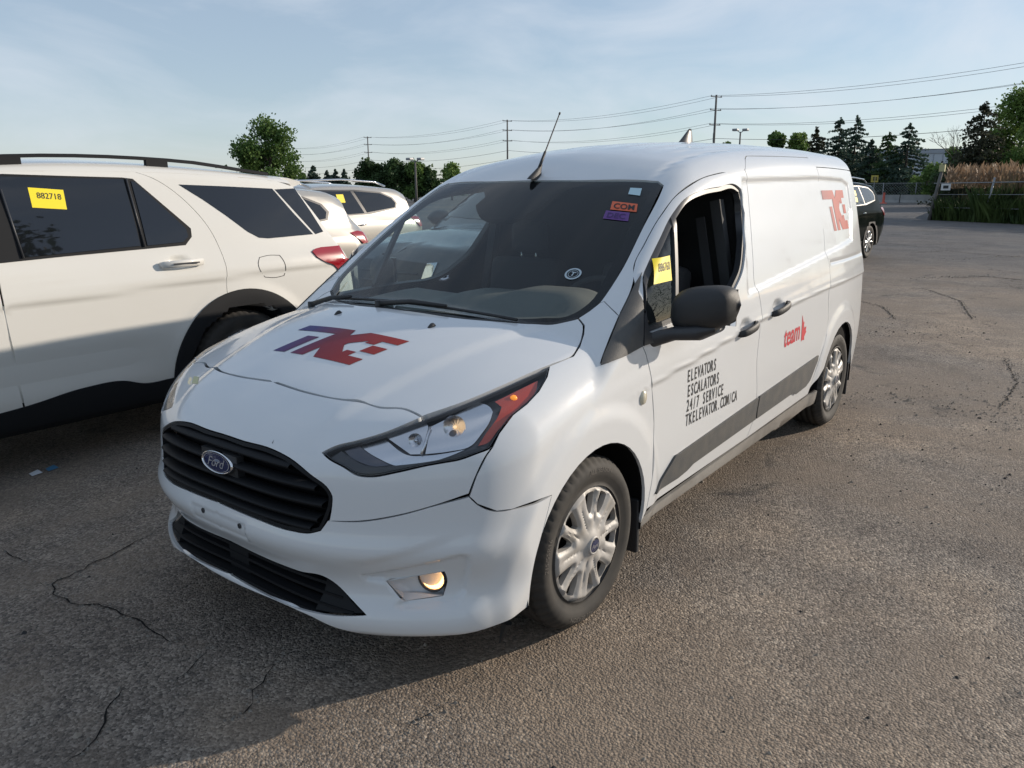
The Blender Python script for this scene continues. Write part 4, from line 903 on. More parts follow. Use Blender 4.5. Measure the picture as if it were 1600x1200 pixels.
# ---- cabin ----
X_=np.linspace(1.02,1.62,22); Y_=np.linspace(-.72,.72,49); rows=[]
for x in X_:
    r=[]
    for y in Y_:
        t=(x-1.02)/.6; z_=1.035+.035*math.sin(min(t*1.3,1)*math.pi/2)-.10*sst(.85,1.,t)-.01
        z_+=.075*math.exp(-((y+.36)/.19)**4)*sst(.35,.62,t)*sst(1.02,.85,t)+.045*math.exp(-((y+.02)/.20)**4)*sst(.25,.6,t)*sst(1.02,.85,t)
        z_-=.05*sst(.60,.72,abs(y))
        xx=x+.17*y*y; r.append((xx,y,z_))
    rows.append(r)
g=G(); g.grid(rows); g.box((1.6,-.75,.45),(1.68,.75,.93)); g.mk('dashboard',DASH,van,smooth=True)
zz_=np.linspace(.3,1.62,12); yy_=[float(V.S(np.array([2.45]),np.array([q]))[0])-.05 for q in zz_]; g=G(); g.grid([[(2.45,s_*y_,q) for s_ in (-1,-.5,0,.5,1)] for q,y_ in zip(zz_,yy_)]); g.mk('bulkhead',VOID if False else mat('bulkhead_black',(.006,.006,.007),.8),van)
g=G(); g.box((1.05,-.78,.22),(2.45,.78,.27)); g.mk('cabin_floor',SEAT,van)
P_,N_=hullgrid(V,2.46,4.70,1.0,20,48,inset=.035,end=.0,fan=0); gridmesh('cargo_liner',P_,N_,VOID,van)
for y in (-.36,.38):
    g=G(); g.box((1.75,y-.24,.42),(2.2,y+.24,.60)); g.box((2.15,y-.23,.55),(2.30,y+.23,1.18),rot=[[.985,0,.17],[0,1,0],[-.17,0,.985]]); g.box((2.24,y-.12,1.20),(2.33,y+.12,1.38))
    o=g.mk('seat',SEAT,van); bevel(o,.05,3)
    for dy in (-.05,.05):
        g=G(); g.tube([(2.27,y+dy,1.14),(2.27,y+dy,1.23)],.006,6); g.mk('headrest_post',ALLOY,van,smooth=True)
for s in (-1,1):
    g=G(); g.box((2.35,s*.74,.55),(2.40,s*.79,1.5),rot=[[1,0,0],[0,.985,-.20*s],[0,.20*s,.985]]); g.mk('pillar_trim',BEIGE,van)
    g=G(); g.box((2.28,s*.69,.6),(2.285,s*.735,1.42),rot=[[1,0,0],[0,.985,-.20*s],[0,.20*s,.985]]); g.mk('seat_belt',mat('belt_grey',(.022,.022,.025),.8) if 'belt_grey' not in bpy.data.materials else bpy.data.materials['belt_grey'],van)
th=np.linspace(0,2*math.pi,37)[:-1]; g=G(); cw=np.array([1.74,-.36,.98]); uu=np.array([.42,0,.907]); vv=np.array([0,1,0])
g.grid([[cw+(uu*math.sin(t)+vv*math.cos(t))*(.185+.014*math.cos(a))+np.array([.907,0,-.42])*.014*math.sin(a) for a in np.linspace(0,2*math.pi,9)[:-1]] for t in th],wrapu=True,wrapv=True); g.box((1.70,-.46,.95),(1.76,-.26,1.02)); g.mk('steering_wheel',SEAT,van,smooth=True)
mpv=pick(V,[(770,322)])[0]; g=G(); g.tube([mpv+[.03,0,-.02],mpv+[.09,0,.0]],.02,8); rows=[[(mpv[0]+.07+dx,mpv[1]-.01+w_*math.cos(a),mpv[2]-.035+h_*math.sin(a)) for a in np.linspace(0,2*math.pi,21)[:-1]] for dx,w_,h_ in ((-.03,.05,.02),(-.015,.105,.038),(.015,.115,.042),(.03,.11,.038),(.03,.01,.01))]; g.grid(rows,wrapv=True); g.mk('interior_mirror',TRIM,van,smooth=True)
emit('mirror_shroud',patch(V,'top',[(752,285),(892,285),(860,306),(835,325),(805,338),(770,341),(745,330),(742,318),(757,305)],h=.03,off=-.010,gap=0,skirt=.02),VOID,van,mirror=None,back=False)

ch=[(-2,6),(1,1),(4,-5),(5,-7),(3,0),(1,5),(-1,7)]
sc2=.45
emit('paint_chip',patch(V,'cam',[(426+x*sc2,690+y*sc2) for x,y in ch],h=2,off=.0012,gap=0,skirt=0,smooth=False),INK,nose,mirror=None,back=False)
emit('tape_residue',patch(V,'cam',[(303,588),(311,589),(309,600),(300,599)],h=3,off=.0012,gap=0,skirt=0,smooth=False),mat('old_tape',(.50,.50,.30),.6),nose,mirror=None,back=False)
# ================= ground =================
def asphalt():
    m=bpy.data.materials.new('worn_asphalt'); m.use_nodes=True; nt=m.node_tree; b=nt.nodes['Principled BSDF']; L=nt.links.new
    N=lambda t,**k:[setattr(n:=nt.nodes.new(t),a,v) for a,v in k.items()] and n or nt.nodes.new(t)
    def nd(t,**k):
        n=nt.nodes.new(t)
        for a,v in k.items(): setattr(n,a,v)
        return n
    tc=nd('ShaderNodeTexCoord'); 
    def noise(s,d=5,r=.6,dist=0):
        n=nd('ShaderNodeTexNoise'); n.inputs['Scale'].default_value=s; n.inputs['Detail'].default_value=d; n.inputs['Roughness'].default_value=r; n.inputs['Distortion'].default_value=dist; L(tc.outputs['Object'],n.inputs['Vector']); return n
    def ramp(src,stops):
        n=nd('ShaderNodeValToRGB'); e=n.color_ramp.elements; e[0].position,e[0].color=stops[0][0],(*stops[0][1],1); e[1].position,e[1].color=stops[-1][0],(*stops[-1][1],1)
        for p,c in stops[1:-1]: q=e.new(p); q.color=(*c,1)
        L(src,n.inputs[0]); return n
    def mix(a,b_,f,mode='MIX'):
        n=nd('ShaderNodeMix',data_type='RGBA',blend_type=mode); 
        for s,i in ((a,'A'),(b_,'B'),(f,'Factor')):
            if hasattr(s,'is_linked'): L(s,n.inputs[i])
            else: n.inputs[i].default_value=(*s,1) if i!='Factor' else s
        return n.outputs['Result']
    vo=nd('ShaderNodeTexVoronoi'); vo.inputs['Scale'].default_value=112; L(tc.outputs['Object'],vo.inputs['Vector'])
    sx=nd('ShaderNodeSeparateColor'); L(vo.outputs['Color'],sx.inputs[0])
    st=ramp(sx.outputs[0],[(0,(.055,.047,.041)),(.35,(.185,.153,.125)),(.7,(.30,.252,.208)),(1,(.48,.415,.345))])
    vo2=nd('ShaderNodeTexVoronoi'); vo2.inputs['Scale'].default_value=210; L(tc.outputs['Object'],vo2.inputs['Vector']); s2=nd('ShaderNodeSeparateColor'); L(vo2.outputs['Color'],s2.inputs[0])
    st2=ramp(s2.outputs[1],[(0,(.06,.055,.05)),(1,(.29,.255,.22))])
    c=mix(st.outputs[0],st2.outputs[0],.35)
    n1=noise(.35,8,.62,.4); c=mix(c,ramp(n1.outputs['Fac'],[(.34,(.60,.58,.58)),(.50,(1,1,1)),(.64,(1.35,1.25,1.12))]).outputs[0],1.,'MULTIPLY')
    n2=noise(2.6,8,.7); c=mix(c,ramp(n2.outputs['Fac'],[(.34,(.66,.65,.66)),(.56,(1,1,1)),(.72,(1.15,1.12,1.08))]).outputs[0],.8,'MULTIPLY')
    nb=noise(.55,9,.72,.8); c=mix(c,(.21,.165,.125),nd_mul(nt,ramp(nb.outputs['Fac'],[(.47,(0,0,0)),(.60,(1,1,1))]).outputs[0],.65))
    # bound fines show as dark smooth patches, worn brown edges
    n3=noise(1.1,10,.72,1.2); dk=ramp(n3.outputs['Fac'],[(.60,(0,0,0)),(.68,(1,1,1))]); c=mix(c,(.030,.030,.031),nd_mul(nt,dk.outputs[0],.7))
    # far, sealed lane is smoother and bluer than the bare yard
    sp=nd('ShaderNodeSeparateXYZ'); L(tc.outputs['Object'],sp.inputs[0]); mr=nd('ShaderNodeMapRange'); mr.inputs['From Min'].default_value=13; mr.inputs['From Max'].default_value=19; L(sp.outputs['X'],mr.inputs['Value'])
    nn=noise(.12,4); ad=nd('ShaderNodeMath',operation='MULTIPLY'); L(mr.outputs[0],ad.inputs[0]); L(ramp(nn.outputs['Fac'],[(.3,(.55,)*3),(.6,(1,)*3)]).outputs[0],ad.inputs[1])
    c=mix(c,ramp(noise(.9,9,.7,.6).outputs['Fac'],[(.35,(.058,.060,.066)),(.5,(.088,.090,.096)),(.65,(.125,.124,.125))]).outputs[0],ad.outputs[0])
    # hairline cracking
    w=noise(1.3,6,.6); wv=nd('ShaderNodeVectorMath',operation='MULTIPLY_ADD'); wv.inputs[1].default_value=(.9,.9,.0); L(w.outputs['Color'],wv.inputs[0]); L(tc.outputs['Object'],wv.inputs[2])
    vc=nd('ShaderNodeTexVoronoi',feature='DISTANCE_TO_EDGE'); vc.inputs['Scale'].default_value=1.1; L(wv.outputs[0],vc.inputs['Vector'])
    ck=ramp(vc.outputs['Distance'],[(0,(1,1,1)),(.009,(0,0,0))]); msk=ramp(noise(.23,3).outputs['Fac'],[(.44,(0,0,0)),(.60,(1,1,1))])
    ml=nd('ShaderNodeMath',operation='MULTIPLY'); L(ck.outputs[0],ml.inputs[0]); xm=nd('ShaderNodeMapRange'); xm.inputs['From Min'].default_value=6; xm.inputs['From Max'].default_value=10; L(sp.outputs['X'],xm.inputs['Value']); ml0=nd('ShaderNodeMath',operation='MULTIPLY'); L(msk.outputs[0],ml0.inputs[0]); L(xm.outputs[0],ml0.inputs[1]); L(ml0.outputs[0],ml.inputs[1]); c=mix(c,(.025,.023,.021),ml.outputs[0])
    L(c,b.inputs['Base Color']); b.inputs['Roughness'].default_value=.78; b.inputs['Specular IOR Level'].default_value=.35
    # relief
    h1=nd('ShaderNodeMath',operation='MULTIPLY'); h1.inputs[1].default_value=-1.; L(vo.outputs['Distance'],h1.inputs[0])
    a1=nd('ShaderNodeMath',operation='ADD'); L(h1.outputs[0],a1.inputs[0]); L(sx.outputs[1],a1.inputs[1])
    a2=nd('ShaderNodeMath',operation='MULTIPLY_ADD'); a2.inputs[1].default_value=-.35; L(vo2.outputs['Distance'],a2.inputs[0]); L(a1.outputs[0],a2.inputs[2])
    a3=nd('ShaderNodeMath',operation='MULTIPLY_ADD'); a3.inputs[1].default_value=-3.; L(ml.outputs[0],a3.inputs[0]); L(a2.outputs[0],a3.inputs[2])
    bp=nd('ShaderNodeBump'); bp.inputs['Strength'].default_value=.85; bp.inputs['Distance'].default_value=.0055; L(a3.outputs[0],bp.inputs['Height'])
    b2=nd('ShaderNodeBump'); b2.inputs['Strength'].default_value=.6; b2.inputs['Distance'].default_value=.02; L(noise(3.,6,.6).outputs['Fac'],b2.inputs['Height']); L(bp.outputs[0],b2.inputs['Normal']); L(b2.outputs[0],b.inputs['Normal'])
    return m
def nd_mul(nt,s,k):
    n=nt.nodes.new('ShaderNodeMath'); n.operation='MULTIPLY'; n.inputs[1].default_value=k; nt.links.new(s,n.inputs[0]); return n.outputs[0]
ASPH=asphalt()
xs=np.concatenate([-np.geomspace(3,1500,26)[::-1],np.linspace(-2.6,10,64),np.geomspace(10.6,1500,40)]); ys=np.concatenate([-np.geomspace(6,1500,26)[::-1],np.linspace(-5.6,6,60),np.geomspace(6.6,1500,26)])
rs=np.random.RandomState(3)
def gz(x,y): return 0*x
g=G(); XX,YY=np.meshgrid(xs,ys,indexing='ij'); g.grid(np.stack([XX,YY,0*XX],-1)); mk('ground',g.V,g.F,ASPH,None,smooth=False,kind='structure')
# cracks: broken, sunken-looking tar-dark ribbons with crumbled lips
CRK=mat('crack_void',(.016,.015,.015),.95,spec=.1); CRL=mat('crack_lip',(.22,.20,.175),.95,noise=(.10,.09,.08),nscale=40)
def crack(pts,w,seed,lip=True):
    r=random.Random(seed); P=[np.array(at(x,y,2,0.))[:2] for x,y in pts]; Q=[]
    for a,b in zip(P[:-1],P[1:]):
        n=max(3,int(np.linalg.norm(b-a)/.035)); t=(b-a)/np.linalg.norm(b-a); nn=np.array([-t[1],t[0]])
        for i in range(n): Q.append(a+(b-a)*i/n+nn*r.uniform(-1,1)*.012)
    Q.append(P[-1]); g=G(); V_=[];n=len(Q)
    for i,q in enumerate(Q):
        t=Q[min(i+1,n-1)]-Q[max(i-1,0)]; t/=np.linalg.norm(t)+1e-9; nn=np.array([-t[1],t[0]]); ww=w*.5*r.uniform(.2,1.)*min(1,i/4+.1,(n-1-i)/4+.1)
        V_+=[(*(q-nn*ww),.004),(*(q+nn*ww*r.uniform(.4,1)),.004)]
    g.add(V_,[(2*i,2*i+2,2*i+3,2*i+1) for i in range(n-1)]); o=g.mk('pavement_crack',CRK,None,kind='structure')
    if lip:
        g=G()
        for q in Q:
            for _ in range(2):
                a=q+np.array([r.gauss(0,1),r.gauss(0,1)])*w*1.6; s=r.uniform(.003,.009); k=[(a[0]+s*math.cos(t+r.uniform(-.4,.4)),a[1]+s*math.sin(t),0) for t in (0,1.6,3.1,4.7)]
                g.add(k+[(a[0],a[1],s*.9)],[(0,1,4),(1,2,4),(2,3,4),(3,0,4)])
        g.mk('crumbled_asphalt',CRL,None,kind='stuff')
for i,(p,w) in enumerate([([(0,860),(45,880)],.012),([(245,830),(190,860),(130,890),(82,914),(88,936),(140,946),(172,949),(215,968),(262,1000),(285,1004)],.010),([(50,914),(82,914)],.010),([(335,1010),(300,1042),(270,1075)],.007),([(205,1066),(178,1100),(160,1130),(140,1170),(100,1196)],.010),
    ([(440,1015),(420,1045),(400,1080),(385,1110),(360,1125)],.007),([(700,1095),(660,1125),(620,1150)],.008),([(1425,395),(1480,392),(1530,397),(1600,402)],.05),([(1490,434),(1540,432),(1600,438)],.07),([(1385,380),(1440,386),(1500,389)],.04),([(1440,450),(1500,470),(1520,500)],.02),([(1340,470),(1380,480),(1400,500)],.02),([(1570,560),(1590,600),(1560,640)],.012)]): crack(p,w,i)
# loose chippings near the camera
r=np.random.RandomState(5); g=G()
for _ in range(2600):
    x=r.uniform(-1.2,6); y=r.uniform(-4.5,1.5) if r.rand()<.8 else r.uniform(-4,4); s=r.gamma(2.,.0016)+.0015; a=r.uniform(0,6.28)
    if r.rand()<.5: x=r.uniform(2,9);y=-2.2+r.normal()*.7-(x-5)*.05
    k=[(x+s*math.cos(a+t)*r.uniform(.7,1.2),y+s*math.sin(a+t)*r.uniform(.7,1.2),0) for t in (0,1.5,3.1,4.6)]; g.add(k+[(x,y,s*.9)],[(0,1,4),(1,2,4),(2,3,4),(3,0,4)],int(r.rand()<.35))
for (px_,py_,sx2,sy2,n_) in ((1500,432,.8,.10,420),(1560,402,1.2,.12,420),(1430,520,.5,.3,240),(1560,650,.25,.25,260),(1380,620,.4,.12,200)):
    c_=at(px_,py_,2,0.)
    for _ in range(n_):
        u_=r.normal()*sx2; w_=r.normal()*sy2; x=c_[0]+u_*.8+w_*.6; y=c_[1]-u_*.6+w_*.8; s=r.gamma(2.,.0016 if px_<700 else .0024)+.0015; a=r.uniform(0,6.28)
        k=[(x+s*math.cos(a+t)*r.uniform(.7,1.2),y+s*math.sin(a+t)*r.uniform(.7,1.2),0) for t in (0,1.5,3.1,4.6)]; g.add(k+[(x,y,s*.9)],[(0,1,4),(1,2,4),(2,3,4),(3,0,4)],int(r.rand()<.2))
g.mk('loose_gravel',[mat('stone_chips',(.27,.235,.195),.9),mat('tar_crumbs',(.02,.02,.02),.8)],None,kind='stuff')
sc_=at(72,738,2,0.); g=G(); 
for dx,dy,c_ in ((-.05,0,0),(.04,.01,1)): g.add([(sc_[0]+dx-.03,sc_[1]+dy-.02,.006),(sc_[0]+dx+.03,sc_[1]+dy-.01,.008),(sc_[0]+dx+.02,sc_[1]+dy+.03,.02),(sc_[0]+dx-.03,sc_[1]+dy+.02,.012)],[(0,1,2,3)],c_)
tag(g.mk('torn_wrapper',[mat('wrapper_pale',(.55,.58,.62),.5),mat('wrapper_blue',(.05,.16,.28),.5)],None),'small torn pale and blue wrapper lying in the shade by the white SUV','wrapper')
# ================= the white SUV beside the van =================
X0=-2.23; Y0=3.3
E_=Suv(off=(X0,Y0,0))
suv=root('white_suv','pearl white SUV with black lower cladding and yellow 882718 tag, parked left of the van','SUV',(.3,Y0,0))
ORG[0]=np.array([.3,Y0,0])
P_,N_=hullgrid(E_,.0,5.05,.95,70,90,inset=.012); gridmesh('body_shell',P_,N_,WHITE2,suv)
def reg_e(P):
    Q=P-np.array(E_.off); x,Y,z=Q[:,0],np.abs(Q[:,1]),Q[:,2]; o=np.zeros(len(P)); m=(Y>.6)
    x,z=x[m],z[m]; q=np.zeros(len(x))
    zc=.975+.03*(x-2.5); q+=.010*sst(0,.03,zc-z)*sst(.35,.06,zc-z)
    zl=.50+.045*(x-2.4)*0+.0; q+=.014*sst(.16,.02,np.abs(z-.60))*sst(3.5,3.1,x)
    q-=.012*sst(.62,.50,np.hypot(x-3.93,z-.38))*sst(.45,.6,np.hypot(x-3.93,z-.38)+.1)
    q+=.018*sst(1,.2,np.hypot((x-3.52)/.10,(z-1.118)/.045))
    o[m]=q; return o
E_.regions=[reg_e]
ar=lambda r,a0,a1,n=10:arc(3.93,.385,r,a0,a1,n)
rd=emit('rear_door',patch(E_,'side',[('u',2.545,.30),('u',2.52,.66),('u',2.53,1.18),('u',2.60,1.42),('u',2.66,1.668),('u',3.40,1.672),('u',3.52,1.625),('u',3.71,1.45),('u',3.80,1.28),('u',3.825,1.13),('u',3.80,.905)]+ar(.50,104,188)+[('u',3.4,.30)],h=.03,skirt=.009),WHITE2,suv)
fd=emit('front_door',patch(E_,'side',[('u',1.45,.30),('u',1.35,.6),('u',1.36,1.0),('u',1.42,1.16),('u',1.75,1.38),('u',2.1,1.58),('u',2.35,1.665),('u',2.654,1.668),('u',2.594,1.42),('u',2.524,1.18),('u',2.514,.66),('u',2.538,.30)],h=.03,skirt=.009),WHITE2,suv)
qp=emit('quarter_panel',patch(E_,'side',[('u',3.40,1.672),('u',3.9,1.665),('u',4.40,1.625),('u',4.56,1.58),('u',4.68,1.40),('u',4.80,1.20),('u',4.875,1.05),('u',4.90,.80),('u',4.86,.40)]+ar(.50,4,104,14)+[('u',3.80,.905),('u',3.825,1.13),('u',3.80,1.28),('u',3.71,1.45),('u',3.52,1.625)],h=.03,skirt=.009),WHITE2,suv)
rk=math.atan2(.80,.672)*.8
emit('roof',patch(E_,'axis',[(X0+2.05,Y0,1.6),(X0+3,Y0,1.7),(X0+4.0,Y0,1.7),(X0+4.60,Y0,1.6),('u',4.56,math.atan2(.72,.58)*.8),('u',4.40,math.atan2(.752,.628)*.8),('u',3.9,math.atan2(.757,.667)*.8),('u',3.4,math.atan2(.753,.674)*.8),('u',2.66,math.atan2(.752,.67)*.8),('u',2.35,math.atan2(.752,.667)*.8),('u',2.15,.66)],h=.04,skirt=.009,gap=.001),WHITE2,suv,'weld')
emit('windscreen',patch(E_,'top',[('u',1.44,0.,1),('u',2.08,0.,1),('u',2.12,-.40),('u',2.16,-.62),('u',1.62,-.80),('u',1.50,-.4)],h=.06,off=.004,gap=0,skirt=.004,smooth=False),DGLASS,suv,'weld',back=False)
emit('hood',patch(E_,'top',[('u',.16,0.,1),('u',1.38,0.,1),('u',1.44,-.4),('u',1.56,-.78),('u',1.2,-.84),('u',.6,-.80),('u',.34,-.7),('u',.20,-.35)],h=.04,off=.003,gap=0,skirt=.02,smooth=False),WHITE2,suv,'weld',back=False)
SUR=[('u',1.80,1.20),('u',2.1,1.44),('u',2.4,1.615),(3,272),(100,275),(190,277.5),(207,279.5),(250,316),(298,357),(299.5,370),(290,383),(228,389),(100,401),(0,411.5)]
sr=emit('window_surround',patch(E_,'side',SUR,h=.03,off=.002,gap=0,skirt=.008,smooth=False),CLADB,suv,back=False)
for pl in ([(-8,276.5),(192,280.5),(219,384.5),(35,403)],[(204,283.5),(210,285),(290,357.5),(293.5,370),(286,378.5),(230,384.2)],[('u',1.95,1.215),('u',2.2,1.45),('u',2.42,1.59),('u',2.60,1.61),('u',2.54,1.215)]):
    emit('window_glass',patch(E_,'side',pl,h=.06,off=.006,gap=0,skirt=.003,smooth=False),DGLASS,sr[0],mirror=None,back=False)
    emit('window_glass',patch(E_,'side',pl,h=.06,off=.006,gap=0,skirt=.003,smooth=False),DGLASS,sr[1],mirror=None,back=False).scale.y=-1
for px_ in ([(0,297),(36,404)],[(196,280),(225,386)]):
    a,b=[p+grad(E_,[p])[0]*.009 for p in pick(E_,px_)]; g=G(); g.tube([a,b],.006,6); g.mk('window_bar',TRIM,sr[0],smooth=True)
emit('quarter_glass',patch(E_,'cam',[(279,288.5),(350,291.3),(425,295),(458,333),(489,366),(420,372.5),(405,371.5),(387,362),(352,336),(317,312)],h=8,off=.003,gap=0,skirt=.004,smooth=False),DGLASS,suv,back=False)
emit('rear_pillar_glass',patch(E_,'cam',[(429,296),(460,294.5),(484,329),(505,362),(493,366),(461,331)],h=6,off=.002,gap=0,skirt=.004,smooth=False),DGLASS,suv,back=False)
tl=emit('tail_light',patch(E_,'cam',[(487,393.5),(491,389.5),(500,387),(520,385.3),(537,383.5),(541,388),(543,400),(542,414),(531,427),(526,419),(519,412),(506,408.5),(495,402)],h=5,off=.010,gap=0,skirt=.012,smooth=False),REDL,suv,back=False)
fu,_=dens(np.array([(405,402),(420,398.5),(437,398.5),(444,408),(447,422),(444,431),(430,434),(414,433.5),(407,424),(403,411)]),5,[False]*10)
emit('fuel_door_seam',patch(E_,'cam',[tuple(p) for p in fu],holes=[[tuple(p) for p in (fu-fu.mean(0))*.955+fu.mean(0)]],h=5,off=.0008,gap=0,skirt=0,smooth=False),VOID,suv,mirror=None,back=False)
cl=emit('arch_cladding',patch(E_,'side',arc(3.92,.385,.535,-6,186,40)+arc(3.92,.385,.405,186,-6,34),h=.03,off=.010,gap=0,skirt=.04,smooth=False),CLADB,suv,back=False)
emit('arch_cladding',patch(E_,'side',arc(.90,.385,.515,-6,186,40)+arc(.90,.385,.425,186,-6,34),h=.03,off=.010,gap=0,skirt=.04,smooth=False),CLADB,suv,back=False)
emit('door_cladding',patch(E_,'side',[('u',1.42,.43),('u',2.0,.40),('u',2.55,.425),('u',2.85,.465),('u',3.08,.46),('u',3.2,.42),('u',3.42,.42),('u',3.42,.27),('u',1.42,.27)],h=.03,off=.010,gap=0,skirt=.02,smooth=True),CLADB,suv,back=False)
emit('rear_cladding',patch(E_,'side',[('u',4.42,.52),('u',4.84,.60),('u',4.88,.34),('u',4.44,.30)],h=.03,off=.008,gap=0,skirt=.02),CLADB,suv,back=False)
for cx in (.9,3.92):
    for s in (-1,1):
        g=G(); th=[R(-12+204*i/24) for i in range(25)]; g.grid([[(X0+cx+r*math.cos(t),Y0+s*y,.385+r*math.sin(t)) for t in th] for r,y in ((.44,.985),(.455,.95),(.455,.6),(.02,.6))]); g.mk('arch_liner',LINER,suv,smooth=True)
# roof rails, spoiler, handle
for s in (-1,1):
    ys=Y0+s*.665; pt=[]
    for x in np.linspace(2.0,4.42,14):
        zr=1.70+.05*0; base=Pj(E_,'top').lift([(x,s*.655)])[0][2]; lift=.030*min(1,(x-2.0)/.25+.0,(4.42-x)/.6); pt.append((X0+x,Y0+s*.66,base+max(lift,.004)))
    g=G(); rows=[]
    for p in pt: rows.append([(p[0],p[1]+dy,p[2]+dz) for dy,dz in ((-.018,0),(-.018,.012),(-.010,.020),(.010,.020),(.018,.012),(.018,0))])
    g.grid(rows,wrapv=True)
    for x in (2.75,3.6):
        b=Pj(E_,'top').lift([(x,s*.655)])[0][2]; g.box((X0+x-.07,ys-.015,b-.01),(X0+x+.07,ys+.015,b+.036))
    g.mk('roof_rail',CLADB,suv)
rows=[]
for y in np.linspace(-.66,.66,25):
    b=Pj(E_,'top').lift([(4.46,y)])[0][2]; e=4.80-.10*(y/.66)**2; rows.append([(X0+4.40,Y0+y,b+.004),(X0+4.6,Y0+y,b-.008),(X0+e,Y0+y,b-.030),(X0+e+.008,Y0+y,b-.048),(X0+4.62,Y0+y,b-.075)])
g=G(); g.grid(rows); n=5
for k in (0,24): g.F.append([k*5+i for i in range(5)]); g.M.append(0)
g.mk('roof_spoiler',WHITE2,suv,smooth=False)
for s,par in ((-1,rd[0]),(1,rd[1])):
    g=G(); rows=[]
    for x,d,h in ((3.385,.966,.015),(3.40,.995,.022),(3.52,1.005,.022),(3.655,.995,.022),(3.675,.966,.015)): rows.append([(X0+x,Y0+s*(d+.010*math.cos(a)),1.118+.02*(x-3.5)+h*math.sin(a)) for a in np.linspace(0,2*math.pi,13)[:-1]])
    g.grid(rows,wrapv=True); g.F+=[list(range(12)),list(range(48,60))]; g.M+=[0,0]; g.mk('handle',WHITE2,par,smooth=True)
    g=G(); g.box((X0+3.45,Y0+s*1.013,1.116),(X0+3.62,Y0+s*1.019,1.124)); g.mk('handle_strip',TRIM,par)
for x,s in ((.9,-1),(.9,1),(3.93,-1),(3.93,1)): wheel(suv,X0+x,Y0+s*.965,.385,s,R0=.385,Rr=.265,style='alloy',detail=False)
sticker(E_,'side',[(42.5,293.5),(98,297.5),(104,328),(50,325)],YEL,suv,.007,'sale_sticker',[('882718',.20,.52,.30,.70,INK),('LOT',.06,.70,.08,.1,INK)] if False else [('882718',.20,.52,.30,.70,INK)],'yellow paper tag reading 882718 on the rear door glass')
